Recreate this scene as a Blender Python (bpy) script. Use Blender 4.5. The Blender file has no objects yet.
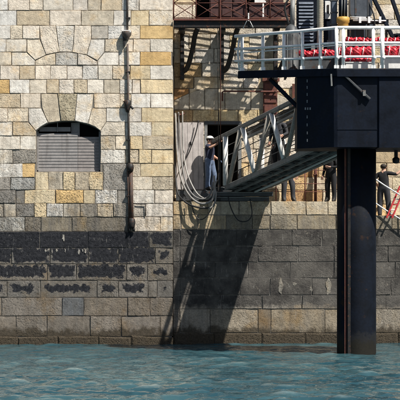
import bpy, bmesh, math, random
import numpy as np
from mathutils import Vector, Matrix

# ------------------------------------------------------------------ camera, sky, sun, exposure
sc = bpy.context.scene
COL = sc.collection
R = random.Random(7)
F_PX, CAM_D, CAM_H, HOR = 1860.0, 60.0, 2.7, 261.0      # focal length in photo pixels, metres, horizon row

cam_d = bpy.data.cameras.new('camera')
cam = bpy.data.objects.new('camera', cam_d); COL.objects.link(cam)
cam.location = (0, -CAM_D, CAM_H); cam.rotation_euler = (math.pi/2, 0, 0)
cam_d.sensor_width = 36; cam_d.lens = F_PX/400*36
cam_d.shift_y = (HOR-200)/400
cam_d.clip_start = 0.5; cam_d.clip_end = 9000
sc.camera = cam

SUN = Vector((1.18, -1.0, 2.1)).normalized()           # towards the sun
w = bpy.data.worlds.new('World'); sc.world = w; w.use_nodes = True
nt = w.node_tree; nt.nodes.clear()
sky = nt.nodes.new('ShaderNodeTexSky'); sky.sky_type = 'NISHITA'; sky.sun_disc = False
sky.sun_elevation = math.asin(SUN.z); sky.sun_rotation = math.atan2(SUN.x, SUN.y)
sky.air_density = 1.0; sky.dust_density = 1.5
bg = nt.nodes.new('ShaderNodeBackground'); bg.inputs[1].default_value = 0.05
wo = nt.nodes.new('ShaderNodeOutputWorld')
nt.links.new(sky.outputs[0], bg.inputs[0]); nt.links.new(bg.outputs[0], wo.inputs[0])

sd = bpy.data.lights.new('sun', 'SUN'); sd.energy = 5.0; sd.angle = math.radians(0.53); sd.color = (1, 0.95, 0.87)
so = bpy.data.objects.new('sun', sd); COL.objects.link(so)
so.location = SUN*80; so.rotation_euler = SUN.to_track_quat('Z', 'Y').to_euler()

vs = sc.view_settings
vs.view_transform = 'Standard'; vs.look = 'None'; vs.gamma = 1; vs.use_curve_mapping = False; vs.exposure = 0.70

cy = sc.cycles; cy.max_bounces = 5; cy.diffuse_bounces = 3; cy.glossy_bounces = 3; cy.transmission_bounces = 2

def P(u, v, y=0.0):
    """photo pixel -> point at depth y (metres behind the bastion's face)"""
    s = F_PX/(CAM_D+y)
    return Vector(((u-200)/s, y, CAM_H+(HOR-v)/s))

# ------------------------------------------------------------------ materials
MATS = {}
class NB:
    def __init__(s, name):
        s.m = bpy.data.materials.new(name); s.m.use_nodes = True
        s.t = s.m.node_tree; s.t.nodes.clear()
        s.out = s.n('ShaderNodeOutputMaterial'); s.b = s.n('ShaderNodeBsdfPrincipled')
        s.l(s.b.outputs[0], s.out.inputs[0]); MATS[name] = s.m
    def n(s, k, **kw):
        x = s.t.nodes.new(k)
        for a, b in kw.items(): setattr(x, a, b)
        return x
    def l(s, a, b): s.t.links.new(a, b)
    def put(s, sock, v):
        if hasattr(v, 'is_output'): s.l(v, sock)
        else: sock.default_value = v
    def math(s, op, a, b=0.0, c=None, clamp=False):
        x = s.n('ShaderNodeMath', operation=op, use_clamp=clamp)
        s.put(x.inputs[0], a); s.put(x.inputs[1], b)
        if c is not None: s.put(x.inputs[2], c)
        return x.outputs[0]
    def noise(s, co, scale, detail=4, rough=0.6, dist=0.0):
        x = s.n('ShaderNodeTexNoise'); s.l(co, x.inputs['Vector'])
        x.inputs['Scale'].default_value = scale; x.inputs['Detail'].default_value = detail
        x.inputs['Roughness'].default_value = rough; x.inputs['Distortion'].default_value = dist
        return x.outputs['Fac']
    def ramp(s, fac, a, b, lo=0.0, hi=1.0):
        x = s.n('ShaderNodeMapRange', interpolation_type='SMOOTHSTEP'); s.put(x.inputs[0], fac)
        x.inputs[1].default_value = a; x.inputs[2].default_value = b
        x.inputs[3].default_value = lo; x.inputs[4].default_value = hi
        return x.outputs[0]
    def mix(s, f, a, b, mode='MIX'):
        x = s.n('ShaderNodeMix', data_type='RGBA', blend_type=mode)
        s.put(x.inputs[0], f)
        for i, v in ((6, a), (7, b)):
            if isinstance(v, tuple) and len(v) == 3: v = (*v, 1)
            s.put(x.inputs[i], v)
        return x.outputs[2]
    def scale(s, co, v):
        x = s.n('ShaderNodeMapping'); s.l(co, x.inputs[0]); x.inputs['Scale'].default_value = v
        return x.outputs[0]
    def bump(s, h, strength, dist, prev=None):
        x = s.n('ShaderNodeBump'); s.put(x.inputs['Strength'], strength); x.inputs['Distance'].default_value = dist
        s.l(h, x.inputs['Height'])
        if prev is not None: s.l(prev, x.inputs['Normal'])
        return x.outputs[0]
    def grey(s, v):
        x = s.n('ShaderNodeCombineColor')
        for i in range(3): s.put(x.inputs[i], v)
        return x.outputs[0]

def stone_material():
    b = NB('weathered_stone')
    geo = b.n('ShaderNodeNewGeometry'); W = geo.outputs['Position']
    oi = b.n('ShaderNodeObjectInfo'); tc = b.n('ShaderNodeTexCoord')
    off = b.n('ShaderNodeVectorMath', operation='ADD')
    rnd = b.n('ShaderNodeCombineXYZ'); b.l(b.math('MULTIPLY', oi.outputs['Random'], 37.0), rnd.inputs[0]); b.l(b.math('MULTIPLY', oi.outputs['Random'], 91.0), rnd.inputs[2])
    b.l(tc.outputs['Object'], off.inputs[0]); b.l(rnd.outputs[0], off.inputs[1]); O = off.outputs[0]
    att = lambda nm: b.n('ShaderNodeAttribute', attribute_type='OBJECT', attribute_name=nm)
    rough = att('rough').outputs['Fac']; stain = att('stain').outputs['Fac']
    half = att('half').outputs['Vector']; grime = att('grime').outputs['Fac']
    col = oi.outputs['Color']
    big = b.noise(O, 2.3, 2, .6); mid = b.noise(O, 9, 4, .65); fine = b.noise(O, 60, 2, .7)
    c = b.mix(1.0, col, b.grey(b.ramp(big, .25, .75, .86, 1.16)), 'MULTIPLY')
    c = b.mix(1.0, c, b.grey(b.ramp(mid, .25, .75, .84, 1.14)), 'MULTIPLY')
    c = b.mix(1.0, c, b.grey(b.ramp(fine, .3, .7, .86, 1.10)), 'MULTIPLY')
    # warm iron blotches
    iron = b.ramp(b.noise(W, 1.1, 5, .68), .50, .70, 0, .6)
    c = b.mix(iron, c, b.mix(1.0, c, (1.0, .78, .48), 'MULTIPLY'))
    # worm-like tooling and pits
    worm = b.ramp(b.noise(O, 17, 1, .5, .6), .34, .5)
    pits = b.ramp(b.noise(O, 30, 2, .7), .26, .44)
    relief = b.math('MULTIPLY', b.math('MULTIPLY', worm, pits), 1.0)
    c = b.mix(b.math('MULTIPLY', b.math('SUBTRACT', 1.0, relief), b.math('MULTIPLY_ADD', rough, .40, .04), clamp=True), c, b.mix(1.0, c, (.42, .38, .33), 'MULTIPLY'))
    blot = b.ramp(b.noise(W, 2.6, 6, .74), .48, .64)
    c = b.mix(b.math('MULTIPLY', blot, b.math('MULTIPLY_ADD', grime, .62, .20)), c, b.mix(1.0, c, (.50, .47, .43), 'MULTIPLY'))
    spk = b.ramp(b.noise(O, 21, 3, .75), .55, .66)
    c = b.mix(b.math('MULTIPLY', spk, b.math('MULTIPLY_ADD', grime, .75, .08), clamp=True), c, b.mix(1.0, c, (.36, .34, .31), 'MULTIPLY'))
    # grey grime (lichen, soot) streaking down the face
    st = b.noise(b.scale(W, (3.2, 1, .55)), 1.6, 4, .7)
    gm = b.math('MULTIPLY', b.ramp(st, .42, .64), grime)
    c = b.mix(gm, c, (.115, .108, .098))
    # dark runs of dirt down the wall and small chipped pale spots
    runs = b.math('MULTIPLY', b.ramp(b.noise(b.scale(W, (5.5, 1, .35)), 1.3, 4, .65), .52, .70), .42)
    c = b.mix(runs, c, b.mix(1.0, c, (.48, .45, .41), 'MULTIPLY'))
    chip = b.math('MULTIPLY', b.ramp(b.noise(O, 6.5, 4, .75), .62, .69), .5)
    c = b.mix(chip, c, b.mix(1.0, c, (1.35, 1.33, 1.3), 'MULTIPLY'))
    # black crust: sits inside each block, ragged at the edges, thin at the foot
    sx = b.n('ShaderNodeSeparateXYZ'); b.l(tc.outputs['Object'], sx.inputs[0])
    sh = b.n('ShaderNodeSeparateXYZ'); b.l(half, sh.inputs[0])
    dx = b.math('SUBTRACT', sh.outputs[0], b.math('ABSOLUTE', sx.outputs[0]))
    dz = b.math('SUBTRACT', sh.outputs[2], b.math('ABSOLUTE', sx.outputs[2]))
    low = b.math('MULTIPLY', b.math('SUBTRACT', 0.0, sx.outputs[2]), .18)
    d = b.math('SUBTRACT', b.math('MINIMUM', dx, dz), low)
    edge = b.ramp(b.math('ADD', b.math('MINIMUM', dx, dz), b.math('MULTIPLY', b.math('SUBTRACT', mid, .5), .09)), -.004, .030, .5, 0)
    c = b.mix(edge, c, b.mix(1.0, c, (.48, .42, .35), 'MULTIPLY'))
    n1 = b.math('MULTIPLY', b.math('SUBTRACT', b.noise(O, 6, 4, .62), .5), .46)
    crust = b.ramp(b.math('ADD', b.math('ADD', d, n1), b.math('MULTIPLY_ADD', stain, .30, -.30)),   .03, .075)
    crust = b.math('MULTIPLY', crust, b.ramp(stain, .02, .12))
    c = b.mix(crust, c, b.mix(b.ramp(mid, .3, .7), (.010, .011, .014), (.030, .031, .036)))
    sw = b.n('ShaderNodeSeparateXYZ'); b.l(W, sw.inputs[0])
    marine = att('marine').outputs['Fac']
    zz = b.math('ADD', sw.outputs[2], b.math('MULTIPLY', b.math('SUBTRACT', b.noise(W, 2.4, 5, .7), .5), .75))
    mc = b.math('MULTIPLY', b.math('MULTIPLY', b.ramp(zz, 1.10, 1.32), b.ramp(b.noise(O, 7, 4, .75), .70, .60, .25, 1)), marine)
    c = b.mix(mc, c, b.mix(b.ramp(b.noise(W, 1.1, 4, .7), .3, .7), (.030, .028, .027), (.105, .098, .088)))
    # white salt runs
    salt = b.math('MULTIPLY', b.ramp(b.noise(b.scale(W, (7, 1, 1.6)), 2.1, 4, .7), .61, .67), b.math('MULTIPLY', grime, .38))
    c = b.mix(salt, c, (.50, .48, .44))
    # weed on the tide line of the real wall (below 0.45 m)
    sz = b.n('ShaderNodeSeparateXYZ'); b.l(W, sz.inputs[0])
    tide = b.ramp(b.math('ADD', sz.outputs[2], b.math('MULTIPLY', b.math('SUBTRACT', b.noise(b.scale(W, (1, 1, .6)), 2.6, 4, .7), .5), .8)), .40, .60, 1, 0)
    weed = b.mix(b.noise(W, 14, 3, .7), (.010, .010, .007), (.085, .066, .045))
    c = b.mix(b.math('MULTIPLY', tide, .9), c, weed)
    b.l(c, b.b.inputs['Base Color'])
    b.b.inputs['Roughness'].default_value = .92; b.b.inputs['Specular IOR Level'].default_value = .18
    nb = b.bump(mid, .5, .020)
    nb = b.bump(relief, b.math('MULTIPLY_ADD', rough, .85, .06), .016, nb)
    nb = b.bump(fine, .4, .005, nb)
    b.l(nb, b.b.inputs['Normal'])
    return b.m

def generic(name, col, rough=.6, metal=0.0, var=.25, vscale=6, bumpd=.003, rust=0.0, rustcol=(.13, .05, .022), streak=0.0, spec=.4, spots=None, tide=False):
    b = NB(name); geo = b.n('ShaderNodeNewGeometry'); W = geo.outputs['Position']
    n1 = b.noise(W, vscale, 5, .65); n2 = b.noise(W, vscale*7, 3, .6)
    c = b.mix(1.0, (*col, 1), b.grey(b.ramp(n1, .25, .75, 1-var, 1+var*.6)), 'MULTIPLY')
    c = b.mix(1.0, c, b.grey(b.ramp(n2, .25, .75, 1-var*.5, 1+var*.3)), 'MULTIPLY')
    if streak:
        s_ = b.ramp(b.noise(b.scale(W, (1, 1, .12)), vscale*1.5, 5, .6), .5, .7, 0, streak)
        c = b.mix(s_, c, b.mix(1.0, c, (.45, .42, .4), 'MULTIPLY'))
    if rust:
        r_ = b.ramp(b.noise(W, vscale*1.3, 6, .7), .62-rust*.3, .72-rust*.25)
        c = b.mix(r_, c, b.mix(n2, rustcol, tuple(x*.35 for x in rustcol)))
    if spots:
        r_ = b.ramp(b.noise(W, vscale*2.1, 6, .75), .60, .66, 0, .8); c = b.mix(r_, c, spots)
    if tide:                                              # weed and salt grown round the waterline
        sz = b.n('ShaderNodeSeparateXYZ'); b.l(W, sz.inputs[0])
        zz = b.math('ADD', sz.outputs[2], b.math('MULTIPLY', b.math('SUBTRACT', b.noise(W, 5, 4, .7), .5), .7))
        c = b.mix(b.ramp(zz, .50, .70, .35, 0), c, (.028, .027, .024))
        c = b.mix(b.ramp(zz, .30, .50, .9, 0), c, b.mix(n2, (.006, .006, .005), (.020, .018, .012)))
    b.l(c, b.b.inputs['Base Color']); b.b.inputs['Metallic'].default_value = metal
    b.l(b.ramp(n1, .2, .8, max(rough-.12, .05), min(rough+.15, 1)), b.b.inputs['Roughness'])
    b.b.inputs['Specular IOR Level'].default_value = spec
    b.l(b.bump(n2, .5, bumpd), b.b.inputs['Normal'])
    return b.m

def water_material():
    b = NB('sea_water'); geo = b.n('ShaderNodeNewGeometry'); W = geo.outputs['Position']
    S = b.scale(W, (.75, 1.9, 1))
    n1 = b.noise(W, .35, 4, .6)
    c = b.mix(b.ramp(n1, .35, .65), (.014, .046, .060), (.032, .076, .088))
    # higher crests coloured paler, painting in the light that shines through them
    sz = b.n('ShaderNodeSeparateXYZ'); b.l(W, sz.inputs[0])
    cr = b.ramp(b.math('ADD', sz.outputs[2], b.math('MULTIPLY', b.noise(S, 6, 3, .7), .07)), .05, .15, 0, .5)
    c = b.mix(cr, c, (.22, .27, .26))
    b.l(c, b.b.inputs['Base Color']); b.b.inputs['Roughness'].default_value = .03
    b.b.inputs['IOR'].default_value = 1.33; b.b.inputs['Specular IOR Level'].default_value = .8
    h1 = b.noise(S, 3.2, 2, .55, .4); h2 = b.noise(S, 9, 2, .55, .3)
    nb = b.bump(h1, .6, .075); nb = b.bump(h2, .5, .018, nb)
    b.l(nb, b.b.inputs['Normal'])
    return b.m

STONE = stone_material()
WATER = water_material()
MORTAR = generic('lime_mortar', (.22, .195, .16), .95, 0, .35, 5, .012)
MORTAR_D = generic('dark_sea_mortar', (.17, .155, .135), .95, 0, .4, 4, .012)
BLACKP = generic('navy_black_hull_paint', (.0034, .0068, .0150), .62, 0, .45, 2.2, .004, rust=.03, rustcol=(.022, .014, .011), streak=.6, spec=.15, spots=(.007, .0095, .015))
PILEP = generic('pile_paint', (.0026, .0050, .0108), .70, 0, .5, 2.2, .006, rust=.10, rustcol=(.030, .016, .011), streak=.7, spec=.15, tide=True)
BLACKM = generic('black_iron', (.012, .011, .011), .6, .0, .4, 8, .004, rust=.25)
GALV = generic('galvanised_steel', (.78, .78, .77), .45, .0, .18, 9, .002, spots=(.40, .37, .33))
GREYP = generic('grey_steel_paint', (.20, .205, .20), .55, .1, .3, 4, .003, rust=.12, streak=.4)
DGREY = generic('dark_grey_steel', (.060, .064, .068), .55, .1, .35, 4, .003, rust=.15)
UNDER = generic('underside_steel', (.10, .105, .11), .5, .2, .35, 4, .003, rust=.2)
WHITET = generic('white_sunlit_tube', (.66, .65, .62), .6, 0, .18, 14, .004)  # white pipes; on the gangway lattice, the sunlit tone painted into alternate tubes
TANT = generic('weathered_shaded_tube', (.30, .275, .235), .65, 0, .25, 10, .004, rust=.1)  # same lattice tubes with shade painted in as a darker tan
RUST = generic('rusty_maroon_iron', (.115, .038, .028), .75, 0, .45, 7, .006, rust=.35, rustcol=(.20, .075, .03))
MAROON = generic('maroon_painted_wood', (.060, .024, .022), .65, 0, .4, 6, .004, streak=.5)
BROWNPIPE = generic('rusty_brown_pipe', (.062, .040, .031), .7, 0, .45, 9, .006, rust=.4)
GREYPIPE = generic('grey_lead_pipe', (.095, .08, .07), .65, .1, .4, 9, .005, rust=.25)
SHUT = generic('grey_shutter_paint', (.235, .222, .215), .65, 0, .2, 5, .003, streak=.45)
SHUTR = generic('faded_shutter_paint', (.225, .205, .195), .65, 0, .2, 5, .003, streak=.45)
LEAF = generic('pale_door_paint', (.47, .43, .41), .65, 0, .16, 5, .003, streak=.5)
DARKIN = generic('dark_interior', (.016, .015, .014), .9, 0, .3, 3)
HOSEW = generic('pale_hose_rubber', (.32, .31, .29), .5, 0, .3, 8)
HOSEG2 = generic('pale_grey_hose_rubber', (.24, .23, .215), .5, 0, .3, 8)
HOSEG = generic('grey_hose_rubber', (.15, .145, .14), .55, 0, .25, 8)
HOSEB = generic('black_hose_rubber', (.014, .014, .015), .5, 0, .25, 8)
RED = generic('red_plastic', (.50, .022, .040), .38, 0, .3, 10, .004, spec=.5)
REDP = generic('red_steel_paint', (.40, .03, .035), .5, 0, .3, 8)
WHITEP = generic('white_paint', (.72, .72, .70), .5, 0, .15, 8, .002, streak=.3)
GREYM = generic('worn_white_marking', (.24, .25, .26), .7, 0, .45, 12)
CREAM = generic('cream_corrugated_duct', (.44, .39, .30), .6, 0, .2, 9)
YELLOW = generic('ochre_yellow_paint', (.50, .29, .065), .5, 0, .25, 8, .003, rust=.08)
BLUEG = generic('blue_grey_paint', (.085, .105, .14), .45, .1, .3, 4)
TANK = generic('slate_grey_tank_paint', (.075, .085, .10), .4, .1, .25, 3, .002)
SKIN = generic('skin', (.42, .24, .17), .55, 0, .1, 20, .001)
NAVY = generic('navy_cloth', (.018, .022, .045), .9, 0, .3, 14, .004)
BLACKC = generic('black_cloth', (.014, .014, .016), .9, 0, .3, 14, .004)
DENIM = generic('light_denim', (.11, .15, .235), .9, 0, .35, 14, .004)
CHAR = generic('charcoal_cloth', (.035, .036, .042), .9, 0, .3, 14, .004)
SHOE = generic('dark_shoe_leather', (.02, .018, .016), .6, 0, .2, 14)
WCLOTH = generic('white_cap_cloth', (.70, .69, .66), .9, 0, .15, 14)
HAIR = generic('dark_hair', (.020, .014, .010), .7, 0, .3, 40, .004)

# ------------------------------------------------------------------ mesh helpers
def link(name, me, mat, parent=None, loc=None):
    o = bpy.data.objects.new(name, me); COL.objects.link(o)
    if mat is not None and len(me.materials) == 0: me.materials.append(mat)
    if loc is not None: o.location = loc
    if parent is not None: o.parent = parent
    return o
def thing(name, label, cat, loc=(0, 0, 0), group=None):
    o = bpy.data.objects.new(name, None); COL.objects.link(o); o.location = loc
    o.empty_display_size = .2
    o['label'] = label; o['category'] = cat
    if group: o['group'] = group
    return o
def tag(o, label, cat, group=None):
    o['label'] = label; o['category'] = cat
    if group: o['group'] = group
    return o

class MB:
    def __init__(s): s.v = []; s.f = []; s.sm = []
    def add(s, vs_, fs, smooth=False):
        o = len(s.v); s.v += [tuple(x) for x in vs_]
        s.f += [tuple(i+o for i in f) for f in fs]; s.sm += [smooth]*len(fs)
        return s
    def box(s, a, b):
        (x0, y0, z0), (x1, y1, z1) = a, b
        x0, x1 = min(x0, x1), max(x0, x1); y0, y1 = min(y0, y1), max(y0, y1); z0, z1 = min(z0, z1), max(z0, z1)
        return s.hexa([(x0, y0, z0), (x1, y0, z0), (x1, y1, z0), (x0, y1, z0), (x0, y0, z1), (x1, y0, z1), (x1, y1, z1), (x0, y1, z1)])
    def hexa(s, p):
        return s.add(p, [(0, 3, 2, 1), (4, 5, 6, 7), (0, 1, 5, 4), (1, 2, 6, 5), (2, 3, 7, 6), (3, 0, 4, 7)])
    def bar(s, a, b, wx, wz, up=(0, 0, 1), c=.15):
        """bar with chamfered corners from a to b, width wx, height wz"""
        a, b = Vector(a), Vector(b); d = (b-a).normalized(); u = Vector(up)
        sd_ = d.cross(u)
        if sd_.length < 1e-4: sd_ = d.cross(Vector((1, 0, 0)))
        sd_.normalize(); u = sd_.cross(d).normalized()
        k = min(wx, wz)*c; hx, hz = wx/2, wz/2
        prof = [(-hx+k, -hz), (hx-k, -hz), (hx, -hz+k), (hx, hz-k), (hx-k, hz), (-hx+k, hz), (-hx, hz-k), (-hx, -hz+k)]
        vs_ = [p + sd_*x + u*z for p in (a, b) for x, z in prof]; n = 8
        fs = [(i, (i+1) % n, n+(i+1) % n, n+i) for i in range(n)] + [tuple(range(n))[::-1], tuple(range(n, 2*n))]
        return s.add(vs_, fs)
    def tube(s, pts, r, n=10, smooth_path=0, cap=True):
        pts = [Vector(p) for p in pts]
        if smooth_path: pts = catmull(pts, smooth_path)
        rs = r if isinstance(r, (list, tuple)) else [r]*len(pts)
        if len(rs) != len(pts): rs = [np.interp(i/(len(pts)-1), np.linspace(0, 1, len(rs)), rs) for i in range(len(pts))]
        t0 = (pts[1]-pts[0]).normalized(); nrm = t0.orthogonal().normalized(); vs_ = []
        for i, p in enumerate(pts):
            t = (pts[min(i+1, len(pts)-1)]-pts[max(i-1, 0)]).normalized()
            nrm = (nrm - t*nrm.dot(t)).normalized(); bn = t.cross(nrm)
            for k in range(n):
                a = 2*math.pi*k/n; vs_.append(p+(nrm*math.cos(a)+bn*math.sin(a))*rs[i])
        fs = [(i*n+k, i*n+(k+1) % n, (i+1)*n+(k+1) % n, (i+1)*n+k) for i in range(len(pts)-1) for k in range(n)]
        s.add(vs_, fs, True)
        if cap:
            o = len(s.v)-len(vs_)
            s.f += [tuple(o+k for k in range(n))[::-1], tuple(o+(len(pts)-1)*n+k for k in range(n))]; s.sm += [False]*2
        return s
    def lathe(s, c, prof, n=24, axis='z'):
        vs_ = []; c = Vector(c)
        for r, h in prof:
            for k in range(n):
                a = 2*math.pi*k/n; x, y = r*math.cos(a), r*math.sin(a)
                vs_.append(c+(Vector((x, y, h)) if axis == 'z' else Vector((h, x, y)) if axis == 'x' else Vector((x, h, y))))
        m = len(prof)
        fs = [(i*n+k, i*n+(k+1) % n, (i+1)*n+(k+1) % n, (i+1)*n+k) for i in range(m-1) for k in range(n)]
        fs += [tuple(range(n))[::-1], tuple((m-1)*n+k for k in range(n))]
        o = len(s.v); s.v += [tuple(x) for x in vs_]; s.f += [tuple(i+o for i in f) for f in fs]
        s.sm += [True]*(len(fs)-2)+[False]*2
        return s
    def ball(s, c, r, n=10, m=7):
        c = Vector(c); rx, ry, rz = r if isinstance(r, (tuple, list)) else (r, r, r); vs_ = []
        for i in range(m+1):
            th = math.pi*i/m
            for k in range(n):
                a = 2*math.pi*k/n; vs_.append(c+Vector((rx*math.sin(th)*math.cos(a), ry*math.sin(th)*math.sin(a), rz*math.cos(th))))
        fs = [(i*n+k, (i+1)*n+k, (i+1)*n+(k+1) % n, i*n+(k+1) % n) for i in range(m) for k in range(n)]
        return s.add(vs_, fs, True)
    def mesh(s, name, origin=None):
        me = bpy.data.meshes.new(name); vs_ = s.v
        if origin is not None: vs_ = [(x-origin[0], y-origin[1], z-origin[2]) for x, y, z in vs_]
        me.from_pydata(vs_, [], s.f); me.polygons.foreach_set('use_smooth', s.sm)
        bm = bmesh.new(); bm.from_mesh(me); bmesh.ops.remove_doubles(bm, verts=bm.verts, dist=1e-6)
        bmesh.ops.recalc_face_normals(bm, faces=bm.faces); bm.to_mesh(me); bm.free()
        me.update(); return me
    def build(s, name, mat, parent=None):
        """vertices are in world space; the parent's location is taken off"""
        o = Vector((0, 0, 0)); p = parent
        while p is not None: o = o+p.location; p = p.parent
        return link(name, s.mesh(name, o), mat, parent)

def catmull(p, k):
    out = []
    for i in range(len(p)-1):
        p0, p1, p2, p3 = p[max(i-1, 0)], p[i], p[i+1], p[min(i+2, len(p)-1)]
        for j in range(k):
            t = j/k
            out.append(.5*((2*p1)+(p2-p0)*t+(2*p0-5*p1+4*p2-p3)*t*t+(3*p1-p0-3*p2+p3)*t**3))
    return out+[p[-1]]

# ------------------------------------------------------------------ masonry
def inset(poly, g):
    """move every edge of a counter- or clockwise 2D polygon inward by g"""
    n = len(poly); A = sum(poly[i][0]*poly[(i+1) % n][1]-poly[(i+1) % n][0]*poly[i][1] for i in range(n))
    sg = 1 if A > 0 else -1; out = []
    for i in range(n):
        p0, p1, p2 = poly[i-1], poly[i], poly[(i+1) % n]
        d1 = np.array([p1[0]-p0[0], p1[1]-p0[1]]); d2 = np.array([p2[0]-p1[0], p2[1]-p1[1]])
        d1 = d1/np.linalg.norm(d1); d2 = d2/np.linalg.norm(d2)
        n1 = sg*np.array([-d1[1], d1[0]]); n2 = sg*np.array([-d2[1], d2[0]])
        bis = n1+n2; L = np.linalg.norm(bis)
        if L < .3: bis = n1; k = 1
        else: bis = bis/L; k = min(1/max(bis.dot(n1), .4), 1.8)
        out.append((p1[0]+bis[0]*g*k, p1[1]+bis[1]*g*k))
    return out
def densify(poly, step, jit):
    out = []; n = len(poly)
    for i in range(n):
        a, b = poly[i], poly[(i+1) % n]; L = math.dist(a, b); k = max(1, min(4, round(L/step)))
        for j in range(k):
            t = j/k
            jj = jit*(1.5 if j == 0 else 1)
            out.append((a[0]+(b[0]-a[0])*t+R.uniform(-jj, jj), a[1]+(b[1]-a[1])*t+R.uniform(-jj, jj)))
    return out

class Wall:
    """a plane for masonry: origin at face point, running along +x turned by ang (right end recedes)"""
    def __init__(s, root, y0, x0=0.0, ang=0.0):
        s.root = root; s.y0 = y0; s.x0 = x0; s.t = math.tan(ang); s.ang = ang
    def pt(s, u, v):
        # pixel ray meets plane y = y0 + (x-x0)*t
        k = (u-200)/F_PX      # x = k*(D+y)
        y = (s.y0-s.x0*s.t+s.t*k*CAM_D)/(1-s.t*k)
        return P(u, v, y)
    def loc2(s, u, v):
        p = s.pt(u, v); return ((p.x-s.x0)/math.cos(s.ang), p.z)
    def world(s, a, z, out):
        c, q = math.cos(s.ang), math.sin(s.ang)
        return Vector((s.x0+a*c+out*q, s.y0+a*q-out*c, z))
    def stone(s, poly, col, rough=.3, stain=0.0, grime=.2, proud=None, depth=.22, gap=.0075, bev=.008, name='stone', world2=False):
        q = [tuple(p) for p in poly] if world2 else [s.loc2(u, v) for u, v in poly]
        q = densify(inset(q, gap), .30, .0055+.004*rough)
        ax = [p[0] for p in q]; az = [p[1] for p in q]
        cx, cz = (min(ax)+max(ax))/2, (min(az)+max(az))/2
        hx, hz = (max(ax)-min(ax))/2, (max(az)-min(az))/2
        pr = R.uniform(-.005, .008)+rough*R.uniform(0, .014) if proud is None else proud
        fr = inset(q, bev*(1+.6*rough)); n = len(q)
        vs_ = [(x-cx, depth, z-cz) for x, z in q]+[(x-cx, -pr+bev, z-cz) for x, z in q]
        tilt = (R.uniform(-.008, .008), R.uniform(-.008, .008))
        for x, z in fr:
            vs_.append((x-cx, -pr+tilt[0]*(x-cx)/max(hx, .1)+tilt[1]*(z-cz)/max(hz, .1)+R.uniform(-.004, .004)*(1+rough), z-cz))
        vs_ += vs_[2*n:3*n]
        vs_.append((R.uniform(-.3, .3)*hx, -pr-R.uniform(0, .007)*(1+rough), R.uniform(-.3, .3)*hz))
        fs = []
        for i in range(n):
            j = (i+1) % n
            fs += [(i, j, n+j, n+i), (n+i, n+j, 2*n+j, 2*n+i), (3*n+i, 3*n+j, 4*n)]
        me = bpy.data.meshes.new(name); me.from_pydata(vs_, [], fs)
        sm = []
        for i in range(n): sm += [False, False, True]
        bm = bmesh.new(); bm.from_mesh(me); bmesh.ops.recalc_face_normals(bm, faces=bm.faces); bm.to_mesh(me); bm.free()
        me.polygons.foreach_set('use_smooth', sm); me.update()
        o = link(name, me, STONE, s.root)
        o.location = s.world(cx, cz, 0)-s.root.location; o.rotation_euler = (0, 0, s.ang)
        o.color = (*col, 1); o['rough'] = float(rough); o['stain'] = float(stain); o['grime'] = float(grime)
        o['half'] = (hx, .1, hz); o['marine'] = 0.0
        return o

def jit(c, a=.10):
    k = 1+R.uniform(-a, a); t = R.uniform(-.025, .035); return (c[0]*k*(1+t), c[1]*k, c[2]*k*(1-1.6*t))
CREAM_S = (.65, .58, .475); WHITE_S = (.69, .65, .585); TAN_S = (.53, .455, .345); OCHRE = (.63, .435, .205)
LOCH = (.62, .515, .345); GREY_S = (.39, .355, .305); DGREY_S = (.225, .21, .188); PINKW = (.67, .60, .51)

# ---- left bastion: upper wall -------------------------------------------------
XC = P(173, 0, 0).x                                    # the bastion's right corner
Y_REC = 1.4                                            # how far the doorway wall is set back
ZSEA = P(0, 231.5, 0).z                                # where dressed stone gives way to the dark sea wall
root_b = thing('bastion_wall', 'pale ashlar fort wall with arched shuttered window, left of the recess', 'stone wall', (0, 0, ZSEA))
WB = Wall(root_b, 0.0)

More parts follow.
